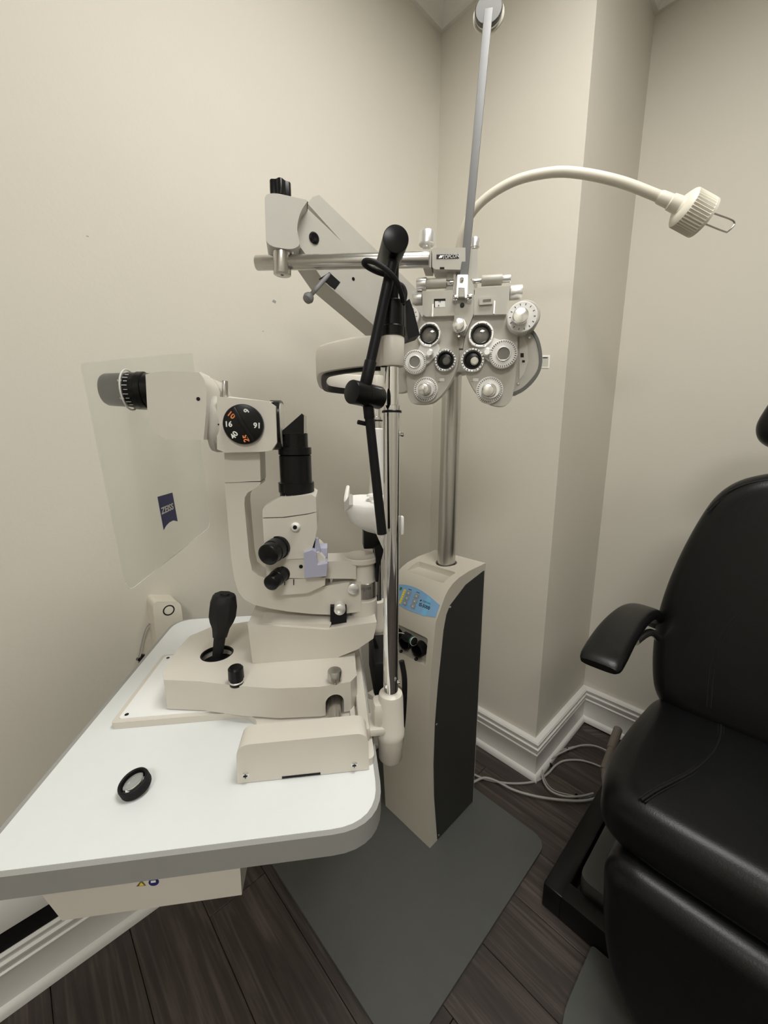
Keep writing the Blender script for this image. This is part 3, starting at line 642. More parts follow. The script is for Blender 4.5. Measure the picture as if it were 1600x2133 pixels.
# neck ring and binocular body
nr = []
for (x, s_) in ((424, 1.0), (431, 1.02), (436, 1.02), (440, .985), (446, .985), (454, .95)):
    up = L(x, 820 + (1 - s_) * 120, .603); dn = L(x, 942 - (1 - s_) * 120, .603); hz = (up[1] - dn[1]) / 2; cz = (up[1] + dn[1]) / 2; q = []
    for i in range(40):
        t = 2 * PI * i / 40; c_, sn = math.cos(t), math.sin(t)
        q.append(UV(up[0], .6465 + .0455 * s_ * math.copysign(abs(c_) ** .55, c_), cz + hz * math.copysign(abs(sn) ** .75, sn)))
    nr.append(q)
part('neck_ring', M_GREYBEIGE, sl_, loft(nr))
part('binocular_body', M_CREAM, sl_, lp([(303, 780), (318, 776), (345, 773), (414, 775), (424, 788), (431, 806), (429, 860), (424, 916), (345, 915), (325, 903), (313, 884), (307, 856)], .586, .652, .010, 4, 0.4), label='cream binocular housing')
part('binocular_body', M_CREAM, sl_, lp([(303, 780), (345, 773), (414, 775), (424, 788), (431, 806), (429, 860), (424, 916), (345, 915), (325, 903), (313, 884)], .654, .720, .010, 4, 0.4, tr=.586))
part('prism_cover', M_WHITE, sl_, lp([(336, 776), (338, 771), (412, 772), (414, 776)], .597, .64, .001, 1, tr=.586))
p = LW(413, 831, .586); part('body_screw', M_BLACK, sl_, lathe(p + V3 * .002, -V3, [(0, .0028), (.0022, .0026)], 12))
p = LW(468, 822, .655); part('filter_lever', M_STEEL, sl_, cyl(p - Z3 * .01, LW(468.5, 793, .655), .0045, n=16, b=.0008))
for ei, v in enumerate((.612, .690)):
    e = LW(306, 813, .612); eu, ez = e.dot(U3), e.z; m = mpx(e)
    ub = L(219, 813, .612)[0] - eu; us = L(271, 813, .612)[0] - eu; E0 = UV(eu, v, ez)
    ep = part('eyepiece', M_BLACK, sl_, lathe(E0 + U3 * .012, -U3, [(0, 34 * m), (.012, 34 * m), (.0125, 37 * m), (.020, 37 * m), (.021, 35 * m), (-us + .010, 35 * m), (-us + .014, 34 * m), (-ub - .004, 33 * m), (-ub + .008, 32 * m), (-ub + .0115, 29 * m), (-ub + .0115, 18 * m), (-ub + .006, 14 * m), (-ub + .006, 0)], 40))
    tks = []
    for i in range(9):
        t = math.radians(-60 + i * 14) ; d = -V3 * math.cos(t) + Z3 * math.sin(t)
        tks.append(box(fr(E0 + d * 35.2 * m - U3 * (.014 + .0), U3, d.cross(U3), d), -.0075 if i % 2 else -.0055, -.001, -.0003, .0003, -.0002, .0003))
    part('diopter_marks', M_PRINTW, ep, *tks)
    if ei == 0:
        for s, t in (('3', 25), ('5', -33)):
            t = math.radians(t); d = -V3 * math.cos(t) + Z3 * math.sin(t)
            text('diopter_number', s, fr(E0 + d * 35.4 * m - U3 * .0245, d.cross(U3), -U3, d) @ Matrix.Rotation(PI, 4, 'Z'), .007, M_PRINTW, ep)
        SU = eu + us
# breath shield
q = [LU(x, y, SU) for x, y in [(168, 757), (285, 744), (401, 735), (437, 1098), (265, 1235)]]
sh = part('breath_shield', M_SHIELD, sl_, prism(fr(UV(SU, 0, 0), V3, Z3, U3), rpoly(q, [.006, .0, .006, .016, .02], 6), -.0006, .0006), label='clear frosted plastic breath shield')
part('shield_edge', M_WHITE, sh, tube([UV(SU, a_, b_) for a_, b_ in rpoly([LU(x, y, SU) for x, y in [(401, 735), (437, 1098), (265, 1235), (168, 757)]], [.006, .016, .02, .006], 6)][8:-8], .0006, 6, 1, smooth=False))
part('shield_grommet', M_WHITE, sh, ring(UV(SU - .0012, .612, ez), U3, 41.5 * m, 38.5 * m, .0016, 48, .0004))
MSH = fr(UV(SU, 0, 0), V3, Z3, U3)
lq = [LU(x, y, SU) for x, y in [(327, 1035), (358, 1026), (369, 1086), (360, 1084), (352, 1088), (345, 1095), (340, 1104)]]
lg = part('logo_flag', M_ZBLUE, sh, prism(MSH, lq, .0006, .0010), label='navy flag logo reading ZEISS')
c0 = LU(347.5, 1060, SU); c1 = LU(331, 1066, SU); c2 = LU(364, 1054.5, SU)
text('logo_lettering', 'ZEISS', MSH @ Matrix.Translation((c0[0], c0[1], .0013)), .0150, M_PRINTW, lg, bold=.0003, sx=abs(c2[0] - c1[0]) / .0455)
# illumination tower
tw = LW(617, 1000, VM); tu = tw.dot(U3); m = mpx(tw)
def tz(y): return L(617, y, VM)[1]
part('tower_tube', M_BLACK, sl_, lathe(UV(tu, VM, 0), Z3, [(tz(1038), 34 * m), (tz(1024), 34.5 * m), (tz(1023), 36.5 * m), (tz(1004), 36.5 * m), (tz(1003), 32.5 * m), (tz(949), 32.5 * m), (tz(948), 30 * m), (tz(946), 33.5 * m), (tz(932), 33.5 * m), (tz(931), 27 * m), (tz(903), 27 * m), (tz(902), 25 * m)], 40), label='black illumination tube')
part('tower_mirror', M_BLACK, sl_, lp([(590, 897), (630, 862), (634, 866), (634, 905), (588, 905)], .628, .662, .0008, 1, tr=.64))
part('mirror_glass', M_STEEL, sl_, lp([(634, 864), (637, 866), (637, 902), (634, 903)], .63, .66, .0002, 1, tr=.64))
tks = []
for i in range(9):
    t = math.radians(-125 + i * 8); d = U3 * math.cos(t) + V3 * math.sin(t)
    tks.append(box(fr(UV(tu, VM, tz(1034)) + d * 34.3 * m, d.cross(Z3), Z3, d), -.0003, .0003, 0, .003 if i % 3 else .0055, -.0004, .0003))
part('tube_marks', M_PRINTW, sl_, *tks)
part('lamp_housing_cap', M_CREAM, sl_, lp([(547, 1062), (550, 1056), (583, 1038), (650, 1031), (658, 1036), (659, 1066), (640, 1070), (590, 1077), (547, 1078)], .606, .690, .009, 4, 0.4))
part('lamp_housing', M_CREAM, sl_, lp([(547, 1080), (590, 1079), (640, 1072), (659, 1067), (661, 1100), (656, 1125), (649, 1146), (650, 1160), (640, 1163), (590, 1166), (553, 1166), (550, 1130)], .606, .690, .010, 4, 0.4))
part('slit_housing', M_CREAM, sl_, lp([(553, 1165), (600, 1164), (640, 1156), (664, 1150), (678, 1165), (680, 1200), (655, 1205), (600, 1204), (556, 1200)], .608, .688, .008, 3, 0.4))
part('slit_base', M_CREAM, sl_, lp([(556, 1202), (600, 1206), (678, 1203), (677, 1219), (640, 1236), (585, 1240), (562, 1225)], .610, .686, .006, 3, 0.4))
part('housing_marks', M_BLACK, sl_, *[lp([(x, 1207), (x + 1.6, 1207), (x + 1.6, 1219), (x, 1219)], .6085, .612, 0, 1) for x in (592, 611)])
p = LW(616, 1098, .605); part('bulb_latch', M_WHITE, sl_, lathe(p + V3 * .004, -V3 + U3 * -.15, [(0, .0075), (.006, .0072), (.009, .005), (.0095, .0)], 20)); part('latch_hole', M_BLACKM, sl_, lathe(LW(614.5, 1098.5, .5995), -V3, [(0, .0032), (.0014, .003)], 14))
p = LW(627, 1180, .608); part('lock_hole', M_BLACK, sl_, lathe(p + V3 * .002, -V3, [(0, .0032), (.0028, .0030)], 14))
for x, y, rr, ln_, nm in [(557, 1157, 23, .030, 'width_knob'), (563, 1216, 16.5, .034, 'rotation_knob')]:
    p = LW(x, y, .578); m_ = mpx(p); ax = (V3 * .93 + U3 * .36 + Z3 * .10).normalized()
    part(nm, M_BLACK, sl_, lathe(p, ax, [(0, rr * m_ * .8), (.001, rr * m_ * .95), (.002, rr * m_), (ln_ * .5, rr * m_), (ln_ * .52, rr * m_ * 1.06), (ln_, rr * m_ * 1.06), (ln_ + .0005, rr * m_ * 1.15), (ln_ + .006, rr * m_ * 1.15)], 30), label='black ribbed control knob')
lv = part('filter_holder', M_LAV, sl_, lp([(633, 1152), (650, 1146), (658, 1150), (661, 1178), (682, 1174), (680, 1200), (634, 1204)], .596, .650, .0015, 2, 0.5), label='lavender plastic filter holder')
part('holder_fin', M_LAV, lv, lp([(650, 1147), (657, 1122), (663, 1122), (668, 1150), (668, 1176), (652, 1176)], .612, .620, .0006, 1), box(MUZ, L(660, 1160, .6)[0], L(682, 1160, .6)[0], L(672, 1178, .6)[1], L(672, 1150, .6)[1], -.652, -.622, .001))
part('holder_slot', M_BLACK, lv, lp([(665, 1160), (669, 1158), (669, 1168), (665, 1170)], .6195, .6225, 0, 1), lp([(651, 1144), (655, 1126), (657, 1126), (655, 1146)], .6115, .6125, 0, 1))

# head rest frame
def nz(y): return L(815, y, .49)[1]
PU, PVn = L(815, 1200, .49)[0], .49
PF = .805; PUf = L(785, 950, PF)[0]
def post(u, v, nm):
    part(nm, M_CHROME, sl_, lathe(UV(u, v, 0), Z3, [(nz(1448), .0103), (nz(858), .0103), (nz(857), .0104), (nz(845), .0104), (nz(844), .0084), (nz(720), .0084)], 40), label='chrome upright of the head rest')
    part('post_ring', M_BLACK, sl_, ring(UV(u, v, nz(860)), Z3, .0121, .0102, .003))
post(PU, PVn, 'headrest_post')
post(PUf, PF, 'headrest_post')
for u, v in ((PU, PVn), (PUf, PF)):
    part('post_socket', M_CREAM, sl_, lathe(UV(u, v, 0), Z3, [(nz(1582), .012), (nz(1575), .0165), (nz(1530), .0185), (nz(1529), .0195), (nz(1518), .0198), (nz(1516), .0190), (nz(1450), .0172), (nz(1443), .016), (nz(1440), .0125), (nz(1440), .0106)], 36))
    part('socket_arm', M_CREAM, sl_, box(MUV, .034, u - .004, v - .016, v + .02, ZT + .0125, ZT + .024, .003), box(MUV, u - .026, u - .006, v - .012, v + .016, ZT + .02, ZT + .058, .008))
part('post_screw', M_CHROME, sl_, lathe(LW(834, 905, .49), U3, [(0, .002), (.002, .0035), (.004, .0025), (.0045, 0)], 12))
part('post_screw', M_CHROME, sl_, lathe(LW(828, 1420, .48), U3 - V3 * .4, [(0, .002), (.002, .0035), (.004, .0025), (.0045, 0)], 12))
mk = part('height_marker', M_WHITE, sl_, box(MUZ, PU + .012, PU + .016, nz(1114), nz(1076), -PVn - .006, -PVn + .003, .0015), label='white height marker clip')
part('height_marker', M_GREYBEIGE, sl_, box(MUZ, PU - .0145, PU - .0115, nz(1112), nz(1078), -PVn - .006, -PVn + .003, .001))
hz0, hz1 = nz(764), nz(702)
bpth = [(PU + .004, PVn), (PU - .025, PVn - .001), (.025, .505), (.000, .535), (-.011, .565), (-.014, .6475), (-.011, .73), (.003, .762), (.035, .79), (PUf, PF)]
bpts = [p for p in cmr([Vector((a_, b_, 0)) for a_, b_ in bpth], 5)]
part('forehead_band', M_CREAM, sl_, sweep([UV(p.x, p.y, 0) for p in bpts], [(-.004, hz0), (.004, hz0), (.005, hz0 + .003), (.005, hz1 - .003), (.003, hz1), (-.003, hz1), (-.005, hz1 - .003), (-.005, hz0 + .003)]),
     lathe(UV(PU, PVn, 0), Z3, [(hz0, .0138), (hz0 + .002, .0145), (hz1 - .002, .0145), (hz1, .0135)], 32), lathe(UV(PUf, PF, 0), Z3, [(hz0, .0138), (hz0 + .002, .0145), (hz1 - .002, .0145), (hz1, .0135)], 32), label='curved cream forehead band')
part('band_pad', M_BLACKM, sl_, sweep([UV(p.x + .006, .6475 + (p.y - .6475) * .96, 0) for p in bpts[4:-4]], [(-.004, hz0 - .004), (.003, hz0 - .004), (.003, hz0 + .006), (-.004, hz0 + .006)]))
# chin rest: cup, sleeve and adjuster
cz0 = L(740, 1100, .61)[1]; CU = .062
def chin_ring(s, z, du=0.0):
    o_ = []
    for i in range(36):
        t = 2 * PI * i / 36; c_, sn = math.cos(t), math.sin(t)
        o_.append(UV(CU + du + .042 * s * math.copysign(abs(c_) ** .7, c_), .6475 + .060 * s * math.copysign(abs(sn) ** .7, sn), z))
    return o_
zc = cz0
def cx_(z, k): return z
chin = part('chin_rest', M_WHITE, sl_, loft([chin_ring(.4, zc - .018, .030), chin_ring(.7, zc - .008, .016), chin_ring(.92, zc + .008, .002), chin_ring(1.0, zc + .024), chin_ring(1.0, zc + .036), chin_ring(.97, zc + .039), chin_ring(.92, zc + .037), chin_ring(.6, zc + .030), chin_ring(.2, zc + .028)]), label='white chin rest cup')
lip = [UV(CU - .041, .600, zc + .034), UV(CU - .042, .6475, zc + .034), UV(CU - .041, .695, zc + .034)]
part('chin_lip', M_WHITE, chin, loft([[p + Z3 * dz + U3 * du for p, dz, du in ((UV(CU - .041, .592 + .111 * i / 10, zc + .03), .028 * abs((i - 5) / 5) ** 2 + k_, d_) for i in range(11)) ] for k_, d_ in ((0, 0), (.006, -.002), (.008, 0), (.006, .003), (0, .004))]) if False else sweep([UV(CU - .040 + .006 * abs((i - 6) / 6) ** 2, .594 + .107 * i / 12, zc + .034 + .018 * ((i - 6) / 6) ** 2) for i in range(13)], [(-.003, -.012), (.003, -.012), (.003, .003), (0, .005), (-.003, .003)]))
for v in (.612, .683): part('paper_peg', M_WHITE, chin, lathe(UV(CU + .006, v, zc + .030), Z3, [(0, .004), (.008, .004), (.009, .009), (.012, .008), (.014, .003), (.0142, 0)], 20))
part('chin_bar', M_WHITE, sl_, box(MUZ, PU - .010, PU + .006, zc - .006, zc + .012, -PF + .01, -PVn - .012, .004), lathe(UV(PUf, PF, 0), Z3, [(zc - .02, .02), (zc + .01, .019), (zc + .05, .0155), (zc + .10, .0135), (zc + .155, .0128), (zc + .157, .011)], 28))
part('chin_adjuster', M_BLACK, sl_, box(MUZ, L(757, 1120, .64)[0], L(800, 1120, .64)[0], L(770, 1142, .64)[1], zc - .008, -.665, -.635, .002), lp([(780, 1140), (800, 1130), (800, 1144), (791, 1180), (788, 1212), (783, 1212), (784, 1175)], .625, .655, .001, 1), label='black chin rest adjuster')
# fixation target arm
fs = LW(822, 698, .49); mf = mpx(fs)
z6 = L(822, 698, .49)[1]; z7 = L(822, 628, .49)[1]; fu = fs.dot(U3)
sk = part('arm_socket', M_BLACK, sl_, lathe(UV(PU, PVn, 0), Z3, [(hz1, .0150), (hz1 + .010, .0152), (hz1 + .0115, .0138), (z7 - .001, .0135), (z7, .0125)], 36))
t0 = LW(822, 640, .49); t1 = LW(817, 520, .487)
part('fixation_arm', M_BLACKM, sl_, cyl(UV(PU, PVn, z7 - .002), t1, .0072, .0078, n=20), label='black jointed fixation arm')
part('arm_joint', M_BLACK, sl_, cyl(LW(825, 497, .455), LW(825, 497, .455) + V3 * .062, .0137, n=36, b=.001))
a1 = LW(812, 575, .468); a2 = LW(764, 790, .462)
ax = (a2 - a1).normalized()
part('fixation_arm', M_BLACKM, sl_, cyl(LW(818, 545, .470), a2, .0060, .0056, n=20), cyl(a2 - ax * .020, a2 + ax * .006, .0068, n=20, b=.0006))
jA = LW(732, 816, .452); jB = LW(790, 829, .478)
part('arm_joint', M_BLACK, sl_, cyl(jA, jB, .0130, n=36, b=.001), cyl(jA + (jB - jA) * .45, jA + (jB - jA) * .47, .0132, n=36))
b1 = LW(766, 838, .470); b2 = LW(796, 1112, .470)
bx = (b2 - b1).normalized()
part('fixation_arm', M_BLACKM, sl_, cyl(b1, b2, .0054, .0060, n=20), cyl(b1, b1 + bx * .018, .0062, n=20, b=.0005), cyl(LW(745, 879, .468), LW(768, 884, .472), .0026, n=12, b=.0006))
part('fixation_light', M_WHITE, sl_, lathe(b2 - bx * .001, bx, [(0, .0048), (.004, .004), (.006, .0025), (.0065, 0)], 16))
part('arm_cable', M_CABLE if False else M_RUBBER, sl_, tube([LW(806, 573, .476), LW(785, 566, .47), LW(766, 556, .466), LW(758, 548, .463), LW(764, 543, .460), LW(782, 547, .457), LW(805, 562, .455), LW(824, 582, .458), LW(834, 605, .465), LW(840, 628, .475)], .0028, 10, 6),
     tube([LW(826, 590, .485), LW(838, 596, .485), LW(844, 610, .485), LW(842, 625, .485), LW(839, 634, .485)], .0028, 10, 6))
part('arm_plug', M_BLACKM, sl_, prism(fr(UV(0, 0, 0), U3, Z3, -V3), [L(x, y, .51) for x, y in [(841, 635), (849, 630), (858, 655), (870, 703), (846, 711), (842, 690)]], -.525, -.497, .002, 2, 0.5))
# transformer and cord behind the post
part('power_block', M_BLACKM, sl_, box(MUZ, PU - .012, PU + .030, ZT - .02, ZT + .045, -.70, -.60, .006))
part('power_cord', M_BLACK, sl_, tube([UV(.070, .66, zc - .03), UV(.072, .66, .93), UV(.062, .655, .89), UV(.066, .65, .85), UV(.074, .65, .82)], .0034, 10, 6))
part('handle_cord', M_BLACK, sl_, tube([UV(PU + .022, .53, .87), UV(PU + .026, .525, .84), UV(PU + .024, .52, .79), UV(PU + .020, .52, .74)], .0042, 10, 6))

# ------------------------------------------------------------------ refractor (phoropter) hanging from the cross rod
YAW = math.radians(13)
P3 = Vector((math.cos(YAW), -math.sin(YAW), 0)); N3 = P3.cross(Z3)          # N3 points toward the camera side
q0 = pd(960, 690, 0.80); QD = q0.dot(N3)
def TW(px, py, off=0.0): return hit(px, py, N3, QD + off)
def TT(px, py, off=0.0):
    p = TW(px, py, off); return (p.dot(P3), p.z)
MPZ = fr(Vector((0, 0, 0)), P3, Z3, N3)
def tp(pts, f, b, bv=0.002, seg=2, ang=0.5, tr=None, r=0.0):
    q = [TT(x, y, f if tr is None else tr) for x, y in pts]
    if r: q = rpoly(q, r, 4)
    return prism(MPZ, q, QD + b, QD + f, bv, seg, ang)
def zpx(pts, ox=820.0, oy=460.0, s=4.4444): return [(ox + x / s, oy + y / s) for x, y in pts]
def tcyl(px, py, rp, f, b, bv=.0008, n=36, prof=None):
    p = TW(px, py, f); m = mpx(p); r = rp * m
    return lathe(p - N3 * (f - b), N3, [(0, r), (f - b - bv, r), (f - b, r - bv), (f - b, 0)], n)
def knob_face(px, py, rp, f, b, n=32):
    p = TW(px, py, f); m = mpx(p); r = rp * m; h = f - b
    return lathe(p - N3 * h, N3, [(0, r), (h - .0015, r), (h - .0008, r - .0005), (h - .0006, r - .0012), (h, .0005), (h, 0)], n)
def radial_marks(px, py, rp, off, n, lp_, wp, skip=None, start=0.0):
    c = TW(px, py, off); m = mpx(c); out = []
    for i in range(n):
        if skip and i in skip: continue
        t = start + 2 * PI * i / n; d = P3 * math.cos(t) + Z3 * math.sin(t); e = N3.cross(d)
        out.append(box(fr(c + d * rp * m, d, e, N3), -lp_ * m / 2, lp_ * m / 2, -wp * m / 2, wp * m / 2, -.0002, .0002))
    return out
ph = thing('phoropter', 'grey beige refractor head with silver dials and lens turrets hanging from the steel rod', 'phoropter', TW(960, 840, -0.02))
# bodies
RB = zpx([(755, 882), (900, 868), (1060, 872), (1120, 960), (1145, 1060), (1146, 1250), (1135, 1400), (1110, 1580), (1085, 1665), (1030, 1710), (960, 1714), (880, 1690), (790, 1622), (720, 1522), (664, 1400), (642, 1270), (652, 1130), (700, 940)])
LBp = zpx([(550, 882), (580, 1050), (602, 1150), (602, 1290), (562, 1420), (492, 1550), (402, 1650), (320, 1692), (190, 1692), (150, 1662), (128, 1590), (118, 1420), (100, 1250), (115, 1080), (165, 900), (290, 885)])
def sm_(p): return [(q.x, q.y) for q in cmr([Vector((x, y, 0)) for x, y in p], 3, True)]
rb = part('lens_housing', M_PHORO, ph, tp(RB[:1] + RB[2:3] + sm_(RB)[9:] if False else sm_(RB), 0.0, -0.030, .004, 3, .55), label='grey beige right lens housing')
lb2 = part('lens_housing', M_PHORO, ph, tp(sm_(LBp), 0.0, -0.030, .004, 3, .55), label='grey beige left lens housing')
for bdy, pts, e in ((rb, [(805, 905), (800, 1660), (808, 1665), (813, 905)], 1), (lb2, [(385, 905), (378, 1640), (386, 1640), (393, 905)], -1)):
    part('housing_groove', M_DARKPANEL if False else M_PHORO, bdy, tp(zpx(pts), .0008, -.001, 0, 1))
# rear discs
disc = zpx([(1100, 960), (1200, 960), (1292, 1012), (1346, 1105), (1372, 1250), (1358, 1380), (1292, 1490), (1200, 1570), (1100, 1612), (1000, 1500), (1000, 1050)])
rd_ = part('rear_disc', M_PHORO, ph, tp(sm_(disc), -.018, -.042, .005, 3, .5))
part('disc_rim', M_DGREY, rd_, tp([(q.x, q.y) for q in cmr([Vector((x, y, 0)) for x, y in zpx([(1240, 985), (1296, 1014), (1350, 1105), (1377, 1250), (1362, 1382), (1296, 1494), (1203, 1575), (1100, 1618)])], 4)] + [(q.x, q.y) for q in cmr([Vector((x, y, 0)) for x, y in zpx([(1095, 1590), (1190, 1545), (1275, 1462), (1336, 1368), (1349, 1250), (1325, 1120), (1280, 1040), (1240, 1010)])], 4)], -.0155, -.040, .0008, 1, .6), label='dark grey rim')
part('disc_recess', M_CREAM, rd_, tp(zpx([(1165, 1060), (1210, 1070), (1240, 1160), (1245, 1300), (1205, 1420), (1165, 1470)]), -.0165, -.02, .001, 1))
part('disc_window', M_BLACKM, rd_, tp(zpx([(1175, 1225), (1205, 1225), (1205, 1262), (1175, 1262)]), -.0155, -.018, 0, 1), label='dark index window')
part('disc_window', M_BLACKM, rd_, tp(zpx([(1190, 1290), (1215, 1290), (1215, 1310), (1190, 1310)]), -.0155, -.018, 0, 1))
for x, y in ((1258, 1080), (1155, 1505)): part('screw', M_STEEL, rd_, tcyl(*zpx([(x, y)])[0], 3, -.0165, -.02, .0005, 12))
tab = part('vertex_window', M_ALU, ph, tp(zpx([(1350, 1240), (1450, 1242), (1442, 1362), (1350, 1360)]), -.022, -.034, .001, 2))
part('window_glass', M_GLASSP, tab, tp(zpx([(1378, 1258), (1436, 1260), (1430, 1345), (1376, 1345)]), -.0212, -.024, .0005, 1))
part('window_mark', M_PRINTK, tab, tp(zpx([(1382, 1262), (1428, 1262), (1427, 1270), (1382, 1270)]), -.0208, -.0214, 0, 1))
ldisc = zpx([(-120, 1010), (0, 980), (100, 1000), (150, 1500), (60, 1590), (-60, 1540), (-160, 1350), (-170, 1150)])
part('rear_disc', M_PHORO, ph, tp(sm_(ldisc), -.018, -.042, .005, 3, .5))
# slide boxes
lbx = part('slide_box', M_PHORO, ph, tp(zpx([(265, 652), (555, 640), (562, 876), (300, 886), (268, 868)]), .012, -.034, .002, 2))
rbx = part('slide_box', M_PHORO, ph, tp(zpx([(752, 622), (1075, 602), (1045, 864), (745, 872)]), .012, -.034, .002, 2))
part('scale_window', M_PRINTW, lbx, tp(zpx([(382, 738), (476, 736), (478, 798), (384, 800)]), .0124, .009, 0, 1), label='white distance scale window')
part('window_shade', M_BLACKM, lbx, tp(zpx([(374, 722), (480, 720), (480, 739), (383, 741), (383, 800), (376, 800)]), .0128, .009, 0, 1))
part('scale_pointer', M_PRINTK, lbx, tp(zpx([(410, 788), (424, 788), (417, 774)]), .0129, .0122, 0, 1))
part('scale_digits', M_PRINTK, lbx, tp(zpx([(418, 740), (424, 740), (424, 752), (418, 752)]), .0129, .0122, 0, 1), tp(zpx([(430, 740), (436, 740), (436, 752), (430, 752)]), .0129, .0122, 0, 1))
lvl = part('spirit_level', M_PHORO, rbx, tp(zpx([(790, 712), (918, 704), (916, 770), (792, 778)]), .0165, .011, .0012, 2, r=.001))
part('level_vial', M_GLASSD, lvl, tp(zpx([(828, 728), (902, 722), (902, 742), (828, 748)]), .0172, .015, .0004, 1))
for bx_, pts in ((lbx, [(358, 770), (372, 770), (366, 885), (352, 885)]), (rbx, [(930, 740), (942, 740), (934, 860), (922, 860)])):
    part('level_lever', M_ALU, bx_, tp(zpx(pts), .0165, .012, .0006, 1))
# barrels along the top of the slide boxes
def hbar(x0, y0, x1, y1, rp, off, nm, m, parent=None, bv=.0008):
    a_ = TW(*zpx([(x0, y0)])[0], off); b_ = TW(*zpx([(x1, y1)])[0], off); mm = mpx(a_)
    return part(nm, m, parent or ph, cyl(a_, b_, rp / 4.4444 * mm, n=28, b=bv))
hbar(305, 585, 490, 575, 44, .004, 'barrel', M_PHORO); hbar(215, 590, 305, 585, 55, .004, 'barrel_knob', M_ALU)
hbar(485, 574, 560, 570, 22, .004, 'barrel_shaft', M_CHROME)
hbar(815, 556, 1005, 545, 46, .004, 'barrel', M_PHORO); hbar(1005, 540, 1085, 535, 34, .004, 'barrel_knob', M_ALU)
hbar(690, 562, 818, 556, 20, .004, 'barrel_shaft', M_CHROME)
hbar(178, 722, 268, 718, 60, -.006, 'distance_knob', M_ALU); hbar(1075, 668, 1190, 660, 64, -.006, 'distance_knob', M_ALU)
# hanging bracket with name plate
bk = part('hanger_bracket', M_PHORO, ph, tp(zpx([(356, 262), (380, 250), (665, 248), (665, 445), (640, 452), (380, 448), (356, 425)]), .018, -.030, .003, 3, .5))
part('bracket_plate', M_PHORO, bk, tp(zpx([(690, 258), (780, 262), (776, 560), (762, 640), (690, 640)]), -.004, -.030, .003, 3, .5))
npl = part('name_plate', M_PRINTK, bk, tp(zpx([(397, 312), (605, 307), (605, 347), (397, 352)]), .0186, .0175, .0002, 1), label='black name plate reading TOPCON')
c0 = TW(*zpx([(529, 330)])[0], .0188)
text('plate_lettering', 'TOPCON', fr(c0, P3 + Z3 * .005, Z3, N3), .0088, M_PRINTW, npl, sx=.80)
part('plate_logo', M_ALU, npl, tp(zpx([(416, 345), (432, 345), (446, 320), (432, 320)]), .0189, .0184, 0, 1), tp(zpx([(436, 342), (446, 342), (458, 320), (448, 320)]), .0189, .0184, 0, 1))
part('bracket_slot', M_BLACKM, bk, tp(zpx([(428, 428), (470, 428), (470, 448), (428, 448)]), .0182, .012, 0, 1))
ck = part('rod_clamp', M_PHORO, ph, tp(zpx([(268, 262), (348, 262), (346, 430), (270, 430)]), .020, -.022, .002, 2))
kp0 = TW(*zpx([(306, 252)])[0], .0); mk_ = mpx(kp0)
part('clamp_knob', M_ALU, ck, lathe(kp0, Z3, [(0, 8 * mk_), (.004, 8 * mk_), (.0045, 15 * mk_), (.006, 16.6 * mk_), (.024, 16.6 * mk_), (.0265, 15 * mk_), (.0268, 0)], 36))
part('clamp_hole', M_BLACK, ck, tp(zpx([(288, 380), (304, 380), (304, 392), (288, 392)]), .0204, .018, 0, 1))
kp1 = TW(*zpx([(748, 262)])[0], -.017)
part('level_knob', M_ALU, ph, lathe(kp1, Z3, [(0, 7 * mk_), (.002, 7 * mk_), (.0025, 10 * mk_), (.016, 10 * mk_), (.018, 8.5 * mk_), (.0182, 0)], 28))
part('stem', M_PHORO, ph, tp(zpx([(492, 440), (585, 440), (585, 660), (492, 660)]), .002, -.024, .002, 2))
part('stem_bar', M_CHROME, ph, tp(zpx([(556, 448), (578, 448), (572, 640), (552, 640)]), .006, -.002, .001, 1))
# central tongue and reading rod holder
tg = part('central_tongue', M_PHORO, ph, tp(zpx([(555, 560), (590, 500), (690, 500), (745, 600), (742, 860), (700, 960), (660, 1060), (590, 1060), (560, 900)]), .010, -.012, .002, 2))
part('tongue_tip', M_PHORO, ph, tp(zpx([(585, 1060), (660, 1060), (640, 1180), (600, 1180)]), -.002, -.02, .001, 1))
hp = part('rod_holder', M_ALU, ph, tp(zpx([(592, 498), (688, 498), (684, 712), (660, 712), (656, 620), (600, 620), (598, 712), (578, 712)]), .022, .010, .0012, 2))
part('holder_tongue', M_PHORO, hp, tp(zpx([(602, 624), (655, 624), (655, 702), (602, 702)]), .024, .014, .001, 1))
part('holder_screw', M_CHROME, hp, tcyl(*zpx([(630, 538)])[0], 4.2, .027, .02, .001, 16))
hbar(548, 712, 592, 712, 27, .018, 'pivot_screw', M_CHROME, hp); hbar(680, 706, 728, 704, 27, .018, 'pivot_screw', M_CHROME, hp)
part('tongue_screw', M_BLACK, tg, tcyl(*zpx([(635, 778)])[0], 4.6, .0125, .008, .0005, 18))
part('center_knob', M_KNOB, ph, knob_face(*zpx([(596, 952)])[0], 12.2, .040, .010), tcyl(*zpx([(612, 968)])[0], 14.5, .026, .008))
part('stop_pin', M_CHROME, ph, tcyl(*zpx([(605, 1068)])[0], 2.6, .018, 0, .0008, 12))
# reading rod
r0 = TW(966, 582, .016); r1 = pd(1018, 22, .815)
rx = (r1 - r0).normalized(); ry = rx.cross(N3).normalized(); rz = rx.cross(ry)
rr_ = part('reading_rod', M_GREYROD, ph, box(fr(r0, rx, ry, rz), 0, (r1 - r0).length, -.0070, .0070, -.0045, .0045, .001), label='grey upright reading rod')
part('card_holder', M_DGREY, ph, lathe(r1 - N3 * .004, N3, [(0, .022), (.006, .023), (.008, .021), (.008, 0)], 32), label='round card holder at the top of the rod')
part('card_clip', M_GLASSP, ph, ring(r1 - N3 * .010, N3, .026, .0215, .003, 36, .0006))
